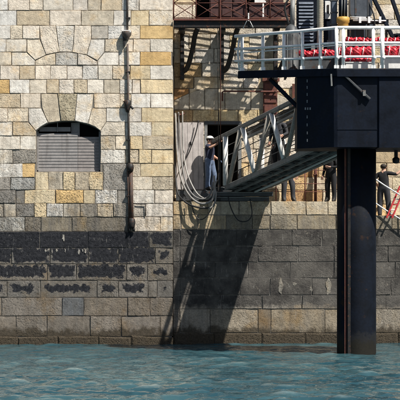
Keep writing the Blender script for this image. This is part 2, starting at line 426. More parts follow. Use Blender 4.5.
rows = [  # (v0, v1, [joint columns])
 (-33, -18, [-62, -40, -12, 14, 40, 66, 92, 118, 150, 173]), (-18, -4.5, [-62, -30, 2, 24, 52, 80, 101, 131, 155, 173]),
 (-4.5, 10.4, [-62, -36, -14, 8, 29.5, 43, 73, 87.5, 101, 122, 139, 173]),
 (10.4, 25.5, [-62, -30, -8, 16.5, 49.5, 81, 113.6, 131, 149, 173]),
 (25.5, 39, [-62, -33, -12, 10.5, 22.5, 39.5]), (25.5, 39, [91.3, 108, 127, 140, 173]),
 (39, 52, [-62, -40, -18, 6, 26.5]), (39, 52, [104.8, 124, 133, 150, 173]),
 (52, 65.5, [-62, -36, -10, 11.5]), (52, 65.5, [119, 140, 171.5, 173]),
 (65.5, 79.5, [-62, -26, 0, 19.5, 35, 50.5, 67, 82.5, 98, 112.5, 130, 150, 173]),
 (79.5, 93.5, [-62, -38, -14, 9.5, 29.5, 46.5, 59, 74, 87, 103.5, 120, 132, 140.5, 173]),
 (93.5, 108, [-62, -40, -10, 20.5, 40.8]), (93.5, 108, [94, 120, 131, 150.5, 173]),
 (108, 122, [-62, -28, -14, 7.5, 28.5]), (108, 122, [106.5, 128, 141.5, 173]),
 (122, 136, [-62, -32, -12, 12.5]), (122, 136, [125, 151.5, 173]),
 (136, 149.5, [-62, -34, -6, 20, 36]), (136, 149.5, [100.5, 115.5, 130, 142.5, 173]),
 (149.5, 163.5, [-62, -40, -12, 12.5, 36]), (149.5, 163.5, [100.5, 125, 139, 151.5, 173]),
 (163.5, 177.5, [-62, -30, -8, 22.5, 34.8]), (163.5, 190, [103, 128]), (163.5, 176.7, [128, 140.5, 173]),
 (177.5, 190, [-62, -34, -14, 10.5, 34.8]), (176.7, 190, [128, 152.5, 173]),
 (171.8, 190, [35, 48.5, 63, 75, 89, 103]),
 (190, 203.5, [-62, -38, -16, 16, 24.5, 55.5, 83.5, 95, 117.5, 129, 154.5, 173]),
 (203.5, 217, [-62, -24, 3.5, 16, 34, 46.5, 63, 80, 97.5, 113, 129, 145.5, 173]),
 (217, 231.5, [-62, -40, -4, 24.5, 41, 72, 87, 128.5, 160.5, 173]),
]
special = {  # (v0, u0) -> colour
 (25.5, 140): OCHRE, (52, 140): OCHRE, (79.5, 140.5): LOCH, (108, 141.5): LOCH, (136, 142.5): TAN_S, (163.5, 140.5): LOCH, (176.7, 152.5): TAN_S,
 (39, 150): WHITE_S, (65.5, 150): WHITE_S, (79.5, -14): OCHRE, (10.4, 16.5): TAN_S, (10.4, 49.5): PINKW, (79.5, 103.5): TAN_S, (25.5, 91.3): (.47, .43, .37),
 (93.5, -10): TAN_S, (93.5, 131): WHITE_S, (93.5, 94): PINKW, (163.5, 22.5): OCHRE, (171.8, 35): LOCH, (171.8, 48.5): TAN_S, (171.8, 63): LOCH, (171.8, 75): TAN_S, (171.8, 89): LOCH,
 (190, 24.5): LOCH, (190, 55.5): OCHRE, (190, 83.5): LOCH, (190, 95): WHITE_S, (203.5, 34): LOCH, (203.5, 46.5): WHITE_S, (203.5, 97.5): TAN_S,
 (217, 87): (.17, .15, .12), (217, 24.5): (.19, .17, .14), (217, 41): (.25, .215, .16), (217, 72): (.24, .21, .16), (217, -4): (.40, .39, .36), (122, -12): WHITE_S, (149.5, 125): TAN_S,
 (163.5, -8): WHITE_S, (177.5, -14): GREY_S, (177.5, 10.5): (.37, .36, .33), (190, -16): DGREY_S, (190, 16): DGREY_S, (203.5, 16): DGREY_S,
}
for v0, v1, js in rows:
    vm = (v0+v1)/2; low = min(max((vm-128)/80, 0), 1)
    for u0, u1 in zip(js[:-1], js[1:]):
        if u1-u0 < 2.5: continue
        key = (v0, u0); right = (u0+u1)/2 > 135
        if key in special: base = special[key]
        else:
            base = R.choice([CREAM_S, CREAM_S, PINKW, WHITE_S, TAN_S, WHITE_S] if not right else [CREAM_S, LOCH, PINKW, WHITE_S, CREAM_S])
            if low > 0 and R.random() < low*(.95 if not right else .55): base = R.choice([GREY_S, GREY_S, (.31, .28, .235), (.46, .43, .375)])
        rough = R.choice([.05, .1, .2, .3, .5]) if low < .2 else R.choice([.25, .5, .9])
        if right: rough *= .6
        grime = .12+.62*low*(.6 if right else 1)
        if base in (OCHRE, LOCH): grime *= .35
        WB.stone([(u0, v0), (u1, v0), (u1, v1), (u0, v1)], jit(base, .075), rough, 0, grime,
                 depth=(Y_REC+.05 if u1 == 173 else .22))
polys = [
 ([(26.5, 39), (40, 39), (46, 55), (35, 60.5), (26.5, 52)], CREAM_S, .2), ([(39.5, 25.5), (55.5, 25.5), (59.5, 52.5), (46, 55), (40, 39)], PINKW, .5),
 ([(55.5, 25.5), (74.5, 25.5), (72.5, 52), (66, 51.5), (59.5, 52.5)], WHITE_S, .6), ([(74.5, 25.5), (91.3, 25.5), (91, 39), (86.5, 55), (72.5, 52)], PINKW, .3),
 ([(91, 39), (104.8, 39), (104.8, 52), (97.5, 61), (86.5, 55)], WHITE_S, .2), ([(11.5, 52), (26.5, 52), (35, 60.5), (35, 65.5), (11.5, 65.5)], WHITE_S, .15),
 ([(35, 61), (46, 55.2), (55.5, 53), (55.5, 65.5), (35, 65.5)], CREAM_S, .4), ([(55.5, 53), (66, 52), (77.5, 53), (77.5, 65.5), (55.5, 65.5)], (.47, .44, .39), .6),
 ([(77.5, 53), (87, 55.5), (97.5, 61.5), (97.5, 65.5), (77.5, 65.5)], PINKW, .4), ([(97.5, 61), (104.8, 52), (119, 52), (119, 65.5), (97.5, 65.5)], WHITE_S, .1),
 ([(28.5, 108), (41.5, 108), (48, 123), (42, 126), (35.5, 131), (28.5, 122)], WHITE_S, .3), ([(40.8, 93.5), (57.5, 93.5), (61, 121), (48, 123), (41.5, 108)], TAN_S, .2),
 ([(57.5, 93.5), (77, 93.5), (74.5, 121), (61, 121)], (.44, .385, .275), 1.0), ([(77, 93.5), (94, 93.5), (92, 108), (88, 124), (74.5, 121)], WHITE_S, .25),
 ([(92, 108), (106.5, 108), (106.5, 122), (100.5, 131), (95, 127), (88, 124)], CREAM_S, .25),
 ([(12.5, 122), (28.5, 122), (36, 131), (36, 136), (12.5, 136)], TAN_S, .3), ([(100.5, 131), (106.5, 122), (125, 122), (125, 136), (100.5, 136)], CREAM_S, .4),
]
for pl, c, r in polys: WB.stone(pl, jit(c, .05), r, 0, .14, gap=.012)

def zv(v, y=0.0): return P(0, v, y).z
def xu(u, y=0.0): return P(u, 0, y).x
# mortar core with a real window opening (36.5..100, 121..171.5)
ZTOP = zv(-33); XL = xu(-62)
m = MB(); c0 = .018
wx0, wx1, wz0, wz1, wzt = xu(36.2), xu(100.4), zv(171.6), zv(131), zv(120.5)
m.box((XL-6, c0, ZSEA), (wx0, 4, ZTOP+4)); m.box((wx1, c0, ZSEA), (XC-.03, 4, ZTOP+4))
m.box((wx0, c0, ZSEA), (wx1, 4, wz0)); m.box((wx0, c0, wzt), (wx1, 4, ZTOP+4)); m.box((wx0, 1.2, wz0), (wx1, 4, wzt))
# arch haunches
arc = [(36.2, 131), (42, 126.2), (48, 123.1), (61, 121), (74.5, 121), (88, 124.1), (95, 127.2), (100.4, 131)]
for (a, b_) in zip(arc[:-1], arc[1:]):
    x0, x1 = xu(a[0]), xu(b_[0]); za, zb = zv(a[1]), zv(b_[1])
    m.hexa([(x0, c0, za), (x1, c0, zb), (x1, 1.2, zb), (x0, 1.2, za), (x0, c0, wzt+.05), (x1, c0, wzt+.05), (x1, 1.2, wzt+.05), (x0, 1.2, wzt+.05)])
m.build('mortar_core', MORTAR, root_b)
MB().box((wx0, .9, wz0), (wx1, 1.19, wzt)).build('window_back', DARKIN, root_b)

# shutters: two leaves of slats behind the arch
win = MB(); ysh = .20
fr = win.bar((wx0+.03, ysh, wz0), (wx0+.03, ysh, wz1), .06, .06).bar((wx1-.03, ysh, wz0), (wx1-.03, ysh, wz1), .06, .06).bar((wx0, ysh, wz0+.03), (wx1, ysh, wz0+.03), .06, .06)
shut = win.build('window_shutter', SHUT, root_b)
xm = xu(77.5)
for k in range(12):
    za = wz0+.05+k*.1; 
    for (xa, xb, zlim, mt) in ((wx0+.062, xm-.004, zv(131.5), SHUT), (xm+.004, wx1-.062, zv(136.5), SHUTR)):
        zb = min(za+.096, zlim)
        if zb-za < .04: continue
        MB().hexa([(xa, ysh-.016, za), (xb, ysh-.016, za), (xb, ysh+.02, za), (xa, ysh+.02, za),
                   (xa, ysh-.004, zb), (xb, ysh-.004, zb), (xb, ysh+.02, zb), (xa, ysh+.02, zb)]).build('slat', mt, shut)
MB().bar((xu(57), ysh+.03, zv(131.5)), (xu(57), ysh+.03, zv(122)), .035, .02).build('mullion', SHUT, shut)
MB().box((wx0+.08, ysh+.06, zv(131)), (xu(70), ysh+.09, zv(126.5))).build('upper_panel', SHUTR, shut)
MB().box((xu(70.5), ysh+.12, zv(137)), (xu(79), ysh+.14, zv(122))).build('upper_panel', SHUT, shut)

# ---- left bastion: dark sea wall below ---------------------------------------
root_s = thing('sea_wall', 'blackened lower sea wall with crusted dark blocks, beneath the shuttered window', 'stone wall', (0, 0, -1.2))
WS = Wall(root_s, -.03)
srows = [
 (231.5, 248, [-62, -20, 40, 88, 127, 149, 173], 1.45), (248, 264, [-62, -30, 11.5, 50, 88.5, 118.5, 155, 173], 1.12),
 (264, 280.5, [-62, -8, 47.5, 76.5, 126.5, 147.5, 173], .90), (280.5, 297.5, [-62, -34, 7, 40, 97, 118.5, 148, 157, 173], .66),
 (297.5, 316, [-62, -30, 1.5, 62, 83.7, 127.5, 150, 173], 0), (316, 336.5, [-62, -24, 16, 47, 90, 121.5, 160, 173], 0)]
for v0, v1, js, stn in srows:
    for u0, u1 in zip(js[:-1], js[1:]):
        f = 1.0
        if stn and u0 > 120: f = .86 if u0 < 146 else .66
        base = jit((.165, .150, .130) if v0 < 297 else (.185, .162, .136), .12)
        if (v0, u0) == (297.5, 62): base = (.12, .125, .13)
        if v0 == 231.5: base = jit((.075, .073, .07), .2) if u0 < 120 else jit((.12, .115, .105), .1)
        WS.stone([(u0, v0), (u1, v0), (u1, v1), (u0, v1)], base, R.choice([.2, .35, .5]), stn*f*R.uniform(.94, 1.05), .5 if v0 < 297 else .35,
                 depth=(.5 if u1 == 173 else .22), gap=.010)
for u, v, du, dv in ((63.5, 237.5, 1.3, 3.2), (45.5, 251, .8, 2.2), (48, 250.3, .9, 1.4), (52, 251.3, .7, 2.7), (56.5, 250.4, 1.0, 1.6), (65, 250.8, .6, 2.0), (79, 251.6, 1.0, 2.9), (82.5, 250.4, .8, 1.5), (85.5, 251, .9, 2.3)):
    pl = [(u+du*math.cos(2*math.pi*k/12)*(1+R.uniform(-.3, .3)), v+dv*math.sin(2*math.pi*k/12)*(1+R.uniform(-.3, .3))) for k in range(12)]
    WS.stone(pl, (.34, .325, .295), .5, 0, .3, proud=.013, depth=.02, gap=.001, bev=.005, name='salt_crust')
# rough footing course that stands a little proud at the waterline and runs under it
for u0, u1 in zip([-62, -25, 18, 58, 98, 131], [-25, 18, 58, 98, 131, 173]):
    WS.stone([(u0, 336.5+R.uniform(-1, 1)), (u1, 336.5+R.uniform(-1, 1)), (u1, 378), (u0, 378)], jit((.16, .13, .095), .1), 1.0, 0, .5, proud=.02+R.uniform(0, .03), bev=.03, gap=.002, name='footing_stone')
MB().box((XL-6, -.008, -1.2), (XC-.04, 4, ZSEA-.004)).build('mortar_core', MORTAR_D, root_s)

# ---- sea wall of the landing, right of the corner -----------------------------
root_q = thing('landing_wall', 'dark grey quay wall under the gangway, running right past the black pile', 'stone wall', (0, 0, -1.2))
WQ = Wall(root_q, .12, XC, math.radians(6.5))
qrows = [
 (201, 215, [173, 186, 208, 239, 271, 306, 328, 352], (.44, .385, .295), .3), (215, 229.5, [173, 181, 198, 226, 252, 270, 297, 336, 364, 392, 420, 450], (.235, .205, .155), .5),
 (229.5, 246, [173, 180, 206, 236, 262, 292, 322, 349, 377, 405, 450], (.24, .215, .18), .5), (246, 262, [173, 180, 196, 228, 258, 298, 334, 360, 388, 420, 450], (.24, .215, .18), .5),
 (262, 278, [173, 180, 215, 248, 290, 334, 372, 395, 425, 450], (.24, .215, .18), .5), (278, 295, [173, 180, 204, 240, 270, 312, 340, 368, 391, 420, 450], (.24, .215, .18), .5),
 (295, 309, [173, 180, 222, 262, 302, 345, 386, 418, 450], (.24, .215, .18), .5), (309, 333, [173, 180, 210, 258, 271, 325, 372, 415, 450], (.26, .225, .175), .35)]
for v0, v1, js, base, gr in qrows:
    for u0, u1 in zip(js[:-1], js[1:]):
        bs = jit(base, .14)
        if u0 == 173 and v0 > 228: bs = jit((.20, .175, .145), .1)
        if v0 < 228 and u0 < 200: bs = jit((.38, .31, .21), .1)
        if v0 == 309 and u0 == 258: bs = (.17, .135, .095)
        WQ.stone([(u0, v0), (u1, v0), (u1, v1), (u0, v1)], bs, R.choice([.25, .4, .6]), 0, gr, gap=.009 if v0 > 228 else .010)['marine'] = 1.0 if 228 < v0 < 300 else (.93 if v0 == 309 else 0.0)
for u0, u1 in zip([173, 214, 262, 305, 352, 398], [214, 262, 305, 352, 398, 450]):
    WQ.stone([(u0, 333), (u1, 333), (u1, 378), (u0, 378)], jit((.15, .12, .085), .1), 1.0, 0, .5, proud=.02+R.uniform(0, .03), bev=.03, gap=.002, name='footing_stone')
def wallbox(W, u0, u1, z0, z1, o0, o1, name, mat, root):
    a0, a1 = W.loc2(u0, 261)[0], W.loc2(u1, 261)[0]; m = MB()
    m.hexa([W.world(a0, z0, o1), W.world(a1, z0, o1), W.world(a1, z0, o0), W.world(a0, z0, o0), W.world(a0, z1, o1), W.world(a1, z1, o1), W.world(a1, z1, o0), W.world(a0, z1, o0)])
    return m.build(name, mat, root)
ZQ = zv(201.3, .4); ZQ2 = zv(217, 1.0)
wallbox(WQ, 173, 352, -1.2, ZQ-.03, -1.2, -.022, 'mortar_core', generic('pale_lime_mortar', (.26, .245, .22), .95, 0, .5, 6, .012), root_q)
wallbox(WQ, 352, 600, -1.2, ZQ2-.03, -1.2, -.022, 'mortar_core', MORTAR_D, root_q)
# pale salt scars, each a thin crust on the blocks
for u, v, du, dv in ((280.5, 285.5, 2.2, 9.5), (294, 284, 2.3, 2.2), (328.5, 286, 2.6, 10), (311, 289, 1.2, 4)):
    pl = []
    for k in range(14):
        a = 2*math.pi*k/14; q = 1+R.uniform(-.2, .2); pl.append((u+du*math.cos(a)*q, v+dv*math.sin(a)*q*(1-.35*abs(math.cos(a)))))
    WQ.stone(pl, (.25, .235, .205), .6, 0, .45, proud=.014, depth=.02, gap=.001, bev=.006, name='salt_crust')

# quay floors
def quay(name, u0, u1, z, back):
    a, b_ = WQ.pt(u0, 261), WQ.pt(u1, 261); m = MB()
    m.hexa([(a.x, a.y+.08, z-.2), (b_.x, b_.y+.08, z-.2), (b_.x, back, z-.2), (a.x, back, z-.2), (a.x, a.y+.08, z), (b_.x, b_.y+.08, z), (b_.x, back, z), (a.x, back, z)])
    o = m.build(name, generic(name+'_stone', (.30, .27, .22), .9, 0, .35, 3, .01), None); o['kind'] = 'structure'
quay('quay_pavement', 174, 352, ZQ-.012, 2.9); quay('lower_quay_pavement', 352.3, 600, ZQ2-.012, 2.9)

# ---- recessed doorway wall ----------------------------------------------------
root_r = thing('doorway_wall', 'recessed cream stone wall with dark doorway behind the gangway and balcony', 'stone wall', (0, Y_REC, ZQ-.6))
WR = Wall(root_r, Y_REC, XC, math.radians(3.0))
def rpt(u, v): return WR.pt(u, v)
door = (205, 241, 121.5, 197)              # opening u0,u1,v0,v1
bal = (196, 262, -40, 19.5)                # balcony opening
vlines = [-40, -25, -10, 4.5, 19.5, 34, 48.5, 63, 77, 88.5, 110, 121.5, 135, 149, 163, 177, 190, 204, 222]
def clip_out(u0, u1, v0, v1):
    segs = [(u0, u1)]
    for (a, b_, c, d) in (door, bal):
        if v0 >= d-.1 or v1 <= c+.1: continue
        new = []
        for s0, s1 in segs:
            if s1 <= a or s0 >= b_: new.append((s0, s1)); continue
            if a-s0 > 2: new.append((s0, a))
            if s1-b_ > 2: new.append((b_, s1))
        segs = new
    return segs
ARCH = lambda u: 84.5+((u-233)/52)**2*12.5           # relieving arch over the doorway
for r, (v0, v1) in enumerate(zip(vlines[:-1], vlines[1:])):
    u = 174.0-R.uniform(0, 10) if r else 174.0
    u = 174.0
    while u < 452:
        u2 = min(u+R.uniform(15, 31), 452)
        if 452-u2 < 9: u2 = 452
        for s0, s1 in clip_out(u, u2, v0, v1):
            if s1-s0 < 2.5: continue
            um = (s0+s1)/2
            base = R.choice([LOCH, TAN_S, CREAM_S, CREAM_S, PINKW])
            if v0 == 110: base = (.60, .49, .30)
            if v0 > 150 and um > 270: base = R.choice([(.62, .45, .25), (.60, .50, .34), (.42, .26, .13), (.66, .55, .40)])
            if 150 > v0 > 125 and um > 370: base = R.choice([(.50, .40, .26), (.42, .27, .16)])
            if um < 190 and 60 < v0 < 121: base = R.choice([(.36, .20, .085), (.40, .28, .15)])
            if v0 == 88.5:
                # course with the arch: stones above follow the curve, infill below it
                if s1 < 181 or s0 > 285: WR.stone([(s0, v0), (s1, v0), (s1, v1), (s0, v1)], jit(base), .4, 0, .3); continue
                nn = [s0+(s1-s0)*t for t in (0, .5, 1)]
                WR.stone([(q, max(ARCH(q), 88.6)) for q in nn]+[(s1, v1), (s0, v1)], jit((.46, .41, .33), .05), .15, 0, .2)
                up = [(q, min(ARCH(q), 109)) for q in nn]
                if max(p[1] for p in up) > 92: WR.stone([(s0, 88.5), (s1, 88.5)]+up[::-1], jit(base), .5, 0, .3, gap=.006)
                continue
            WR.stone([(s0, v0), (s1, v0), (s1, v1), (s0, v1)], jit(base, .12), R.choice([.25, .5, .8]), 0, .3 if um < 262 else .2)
        u = u2
def rbox(u0, u1, v0, v1, o0, o1, name, mat, root=root_r):
    a0, a1 = WR.loc2(u0, v0)[0], WR.loc2(u1, v0)[0]; z0, z1 = WR.pt(u0, v1).z, WR.pt(u0, v0).z; m = MB()
    m.hexa([WR.world(a0, z0, o1), WR.world(a1, z0, o1), WR.world(a1, z0, o0), WR.world(a0, z0, o0), WR.world(a0, z1, o1), WR.world(a1, z1, o1), WR.world(a1, z1, o0), WR.world(a0, z1, o0)])
    return m.build(name, mat, root)
for (u0, u1, v0, v1) in ((173.5, door[0], 19.5, 222), (door[1], 600, 19.5, 222), (door[0], door[1], 19.5, door[2]), (door[0], door[1], 198, 222),
                         (173.5, bal[0], -120, 19.5), (bal[1], 600, -120, 19.5), (bal[0], bal[1], -120, -40)):
    rbox(u0, u1, v0, v1, -2.2, -.03, 'mortar_core', MORTAR)
# interiors
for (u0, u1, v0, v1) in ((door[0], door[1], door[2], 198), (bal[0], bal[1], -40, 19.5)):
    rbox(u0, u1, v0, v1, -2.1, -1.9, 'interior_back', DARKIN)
# door frame, lintel bar, open pale leaf lying against the wall
rbox(204.4, 207.4, 121.5, 197, -.18, .02, 'door_jamb', GREYP); rbox(238.2, 241.4, 124.6, 197, -.18, .02, 'door_jamb', GREYP); rbox(204.4, 241.4, 121.2, 124.4, -.2, .03, 'door_lintel', DGREY)
leaf = rbox(176.2, 203.6, 122.6, 190, .03, .055, 'door_leaf', LEAF)
for k in range(5):
    ua = 176.4+k*5.43; rbox(ua+.12, ua+5.3, 123, 189.5, .056, .085+R.uniform(0, .006), 'plank', LEAF, leaf)
rbox(189.5, 191.2, 142, 145, .09, .13, 'latch', BLACKM, leaf)
# balcony shutters and a painted sunlit patch behind the balcony
for (u0, u1, o) in ((209.5, 219.5, .05), (221, 232, .05), (233, 246, .05), (268, 283, .06)):
    s_ = rbox(u0, u1, -40, 17.5, o, o+.06, 'shutter', MAROON)
    for k in range(6): 
        va = -36+k*9; rbox(u0+1, u1-1, va, va+7.6, o+.062, o+.085, 'board', MAROON, s_)
rbox(254.5, 266, -40, 17, .03, .05, 'sunlit_patch', WHITEP)  # white panel standing in for a patch of sunlight
# rusty iron plate column right of the doorway
rp = rbox(263, 277, 82, 126, .03, .12, 'rusty_pilaster', RUST)
for va, vb in ((84, 92), (94, 103), (105, 113), (115, 124)): rbox(264, 276, va, vb, .122, .15, 'plate', RUST, rp)
rbox(262, 279, 78.5, 81.7, .03, .2, 'rusty_cap', RUST)
rbox(292.0, 294.5, 84, 126, .04, .10, 'rusty_strip', RUST)

# ------------------------------------------------------------------ sea
def axis(core0, core1, step, far, grow=1.22):
    a = list(np.arange(core0, core1+1e-6, step)); d = step; x = a[-1]; r = []
    while x < far: d *= grow; x += d; r.append(x)
    d = step; x = a[0]; l = []
    while x > -far: d *= grow; x -= d; l.append(x)
    return np.array(l[::-1]+a+r)
xs = axis(-8, 9, .06, 3500); ys = axis(-28, .4, .06, 3500)
ys = ys[ys < 3.0] if False else ys
X, Y = np.meshgrid(xs, ys); dxs = np.gradient(xs)[None, :]*np.ones_like(X); dys = np.gradient(ys)[:, None]*np.ones_like(X); sp = np.maximum(dxs, dys)
rg = np.random.default_rng(3); Z = np.zeros_like(X)
for i in range(42):
    lam = .24*(1.042**i)*rg.uniform(.85, 1.15)       # 0.24 to 1.3 m wavelengths
    th = rg.normal(math.radians(84), .5); k = 2*math.pi/lam
    amp = .0098*lam**.66*rg.uniform(.5, 1.3); fade = np.clip((lam/sp-3)/4, 0, 1)
    ph = k*(X*math.cos(th)+Y*math.sin(th))+rg.uniform(0, 6.28)+1.3*np.sin(X*.55+i)+1.0*np.sin(Y*.37+2*i+X*.2)
    env = (.72+1.0*np.clip(-Y/24, 0, 1))*(.6+.45*np.sin(X*rg.uniform(.3, 1.1)+Y*rg.uniform(.2, .8)+i*1.7)*.9)
    s_ = np.sin(ph); Z += amp*fade*env*(1-2*np.abs(np.sin(ph/2))**1.2 if i % 2 else s_)
Z -= Z[np.abs(X) < 9].mean()
nx, ny = len(xs), len(ys)
me = bpy.data.meshes.new('sea'); verts = np.stack([X, Y, Z], -1).reshape(-1, 3)
idx = np.arange(nx*ny).reshape(ny, nx)
faces = np.stack([idx[:-1, :-1], idx[:-1, 1:], idx[1:, 1:], idx[1:, :-1]], -1).reshape(-1, 4)
me.vertices.add(len(verts)); me.vertices.foreach_set('co', verts.ravel())
me.loops.add(faces.size); me.loops.foreach_set('vertex_index', faces.ravel())
me.polygons.add(len(faces)); me.polygons.foreach_set('loop_start', np.arange(0, faces.size, 4)); me.polygons.foreach_set('loop_total', np.full(len(faces), 4))
me.polygons.foreach_set('use_smooth', np.ones(len(faces), bool)); me.update(); me.validate()
sea = link('water', me, WATER); sea['kind'] = 'structure'
bed = MB().box((-3500, -3500, -3.2), (3500, 3500, -3.0)).build('sea_bed', generic('sea_bed_sand', (.12, .11, .08), .9), None); bed['kind'] = 'structure'

# ------------------------------------------------------------------ drainpipe on the bastion
dp = thing('drainpipe', 'rusty brown drainpipe with hopper collars running down the pale wall', 'drainpipe', P(128, 230, -.1))
def pv(v, u=128): return P(u, v, -.065)
MB().tube([pv(-40, 127.2), pv(32, 127.4)], .034, 10).build('upper_pipe', GREYPIPE, dp)
MB().tube([pv(44, 127.6), pv(104, 128.3), pv(168, 129.4)], .034, 10).build('middle_pipe', GREYPIPE, dp)
MB().tube([pv(170, 130.8), pv(226, 131.8)], .066, 12).build('lower_pipe', BROWNPIPE, dp)
MB().tube([pv(166, 127.6), pv(226, 129.3)], .026, 8).build('side_pipe', BROWNPIPE, dp)
hp = MB().lathe(P(126.6, 38, -.085), [(.05, -.085), (.06, -.05), (.10, .02), (.15, .10), (.16, .2), (.15, .215)], 14).build('hopper', GREYPIPE, dp)
MB().bar(P(123.5, 33, -.10), P(124.3, 46, -.10), .07, .07).build('bent_outlet', BLACKM, dp)
MB().box(P(123, 30, -.20), P(131, 33, -.02)).build('hopper_lid', WHITEP, dp)
MB().lathe(P(127.6, 106, -.085), [(.05, -.2), (.085, -.1), (.11, .02), (.12, .16), (.06, .2)], 14).build('collar', BLACKM, dp)
MB().tube([P(124, 101, -.10), P(126, 104, -.11), P(129.5, 105, -.11), P(133, 109, -.13)], .035, 8, 4).build('bent_outlet', BLACKM, dp)
MB().lathe(P(130.2, 168, -.085), [(.06, -.11), (.10, -.1), (.12, .02), (.10, .12), (.05, .16)], 14).build('collar', BLACKM, dp)
MB().lathe(P(131.8, 223, -.085), [(.085, -.17), (.10, -.1), (.12, 0), (.10, .12), (.07, .16)], 14).build('shoe', BLACKM, dp)
MB().tube([P(130.2, 226, -.085), P(129.4, 232, -.11)], .045, 8).build('spout', BLACKM, dp); MB().tube([P(133.4, 226, -.085), P(133.8, 231.5, -.11)], .04, 8).build('spout', BLACKM, dp)
for v in (18, 72, 140, 196): MB().bar(P(125.8, v, -.05), P(133.2 if v > 150 else 130.4, v, -.05), .1, .04, c=.1).build('wall_clip', BLACKM, dp)
MB().tube([P(136, 203.8, -.045), P(145.6, 204.2, -.045), P(145.4, 216, -.045)], .016, 6).build('conduit', BLACKM, dp)

# ------------------------------------------------------------------ iron balcony over the doorway
yb = .06; ZB = zv(20, yb)
bal_t = thing('iron_balcony', 'rusty iron balcony with crossed railing on curved black brackets above doorway', 'balcony', (XC+1.5, Y_REC, ZB))
xb0, xb1 = xu(173.8, yb), xu(292, yb)
MB().bar((xb0, yb, zv(24.2, yb)), (xb1, yb, zv(24.2, yb)), .16, .26).build('front_beam', BLACKM, bal_t)
MB().bar((xb0, yb-.05, zv(20.3, yb)), (xb1, yb-.05, zv(20.3, yb)), .2, .06).build('edge_angle', RUST, bal_t)
for k in range(12):                                       # open grating of slats running along the wall
    yy = yb+.14+k*.104
    MB().box((xb0, yy, ZB-.035), (xb1, yy+.026, ZB-.005)).build('deck_slat', RUST, bal_t)
for u in (182, 222, 276):
    x = xu(u, .9)
    MB().bar((x, Y_REC-.07, zv(28, Y_REC)), (x, Y_REC-.07, zv(80, Y_REC)), .32, .14).build('bracket_post', BLACKM, bal_t)
    MB().bar((x, yb+.05, zv(27, yb)), (x, Y_REC-.1, zv(27, yb)), .2, .2).build('bracket_arm', BLACKM, bal_t)
    MB().tube([(x+.02, Y_REC-.12, zv(72, Y_REC)), (x+.18, 1.1, zv(67, 1.1)), (x+.34, .85, zv(50, .85)), (x+.42, .55, zv(36, .55)), (x+.52, .30, zv(27.5, .3))], .085, 8, 5).build('curved_brace', BLACKM, bal_t)
ups = [173.5, 196, 219, 246, 270, 292]
for a, b_ in zip(ups[:-1], ups[1:]):
    for (p0, p1) in (((a, 17.5), (b_, 3)), ((a, 3), (b_, 17.5)), ((a, -11.5), (b_, 3)), ((a, 3), (b_, -11.5))):
        MB().tube([P(*p0, yb), P(*p1, yb+.012)], .013, 6).build('cross_bar', RUST, bal_t)
for u in ups: MB().tube([P(u, 20, yb), P(u, -14, yb)], .02, 8).build('railing_post', RUST, bal_t)
for v in (18, 3, -13): MB().tube([P(172.5, v, yb+.02), P(293, v, yb+.02)], .016, 8).build('rail', RUST, bal_t)
for (u0, u1) in ((233, 247.5), (249, 262.5), (264, 291)):  # kick plates whose shade lies on the wall
    MB().box(P(u0, 17.2, yb+.06), P(u1, 3.5, yb+.09)).build('kick_plate', MAROON, bal_t)

# pipes and cables on the recess
hp_ = thing('rusty_wall_pipe', 'thin rusty pipe running level across the wall under the balcony', 'pipe', P(222, 100, 1.28))
MB().tube([P(222.5, 101, 1.29), P(222.5, 92, 1.29), P(224, 91.2, 1.29), P(286, 91.6, 1.34)], .028, 8).build('pipe', RUST, hp_)
for u in (226, 250, 275): MB().bar(P(u, 91.5, 1.29), P(u, 91.5, 1.46), .04, .04).build('pipe_clip', BLACKM, hp_)
pc = thing('hanging_cable', 'rust brown cable pair hanging from balcony down to the gangway end', 'cable', P(220, 140, .3))
MB().tube([P(220.6, -20, .02), P(220.5, 60, -.04), P(220.6, 141, .2)], .012, 6).build('cable', RUST, pc)
MB().tube([P(217.6, 20, .0), P(218.0, 90, .1), P(218.6, 150, .3)], .010, 6).build('cable', BLACKM, pc)
tr = tag(MB().tube([P(243, 28.5, -.07), P(248.5, 18, -.07), P(253, 27.5, -.07)], .018, 6).bar(P(248.5, 21, -.07), P(248.5, 13, -.07), .04, .04).build('lifting_hook', WHITEP), 'small pale lifting shackle hanging on the balcony edge', 'hook')

# ------------------------------------------------------------------ gangway
G0 = Vector((.90, .10, 5.09)); GD = Vector((.56, -1.0, .22)); GR = Vector((1, .56, 0)).normalized()*1.38; GH = 1.72
def g(s, side=0, h=0): return G0+GD*s+GR*side+Vector((0, 0, h))
gw = thing('gangway', 'grey steel lattice gangway sloping from the doorway to the platform', 'gangway', G0)
SE = 5.05; bay = 1.53
for sd_ in (0, 1):
    MB().bar(g(-.12, sd_), g(SE, sd_), .10, .17).build('bottom_chord', GREYP, gw)
    MB().bar(g(-1.0 if sd_ == 0 else -.2, sd_, GH), g(SE, sd_, GH), .12, .13).build('top_chord', GREYP, gw)
    nodes_b = [0, bay, 2*bay, 3*bay]
    for i, s_ in enumerate(nodes_b):
        nb_ = min(s_+.76, SE)
        MB().tube([g(s_+.05, sd_, .08), g(nb_-.06, sd_, GH-.05)], .078, 10).build('diagonal', TANT, gw)
        if s_+bay < SE+.1: MB().tube([g(nb_+.05, sd_, GH-.05), g(min(s_+bay, SE)-.06, sd_, .08)], .085, 10).build('diagonal', WHITET, gw)
    MB().tube([g(-.14, sd_, .08), g(-.14, sd_, GH-.05)], .085, 10).build('end_post', WHITET, gw)
    for h in (.42, .74, 1.06, 1.38):
        MB().tube([g(-.1, sd_, h)+GR*(.06 if sd_ == 0 else -.06), g(SE, sd_, h)+GR*(.06 if sd_ == 0 else -.06)], .014, 6).build('guard_wire', DGREY, gw)
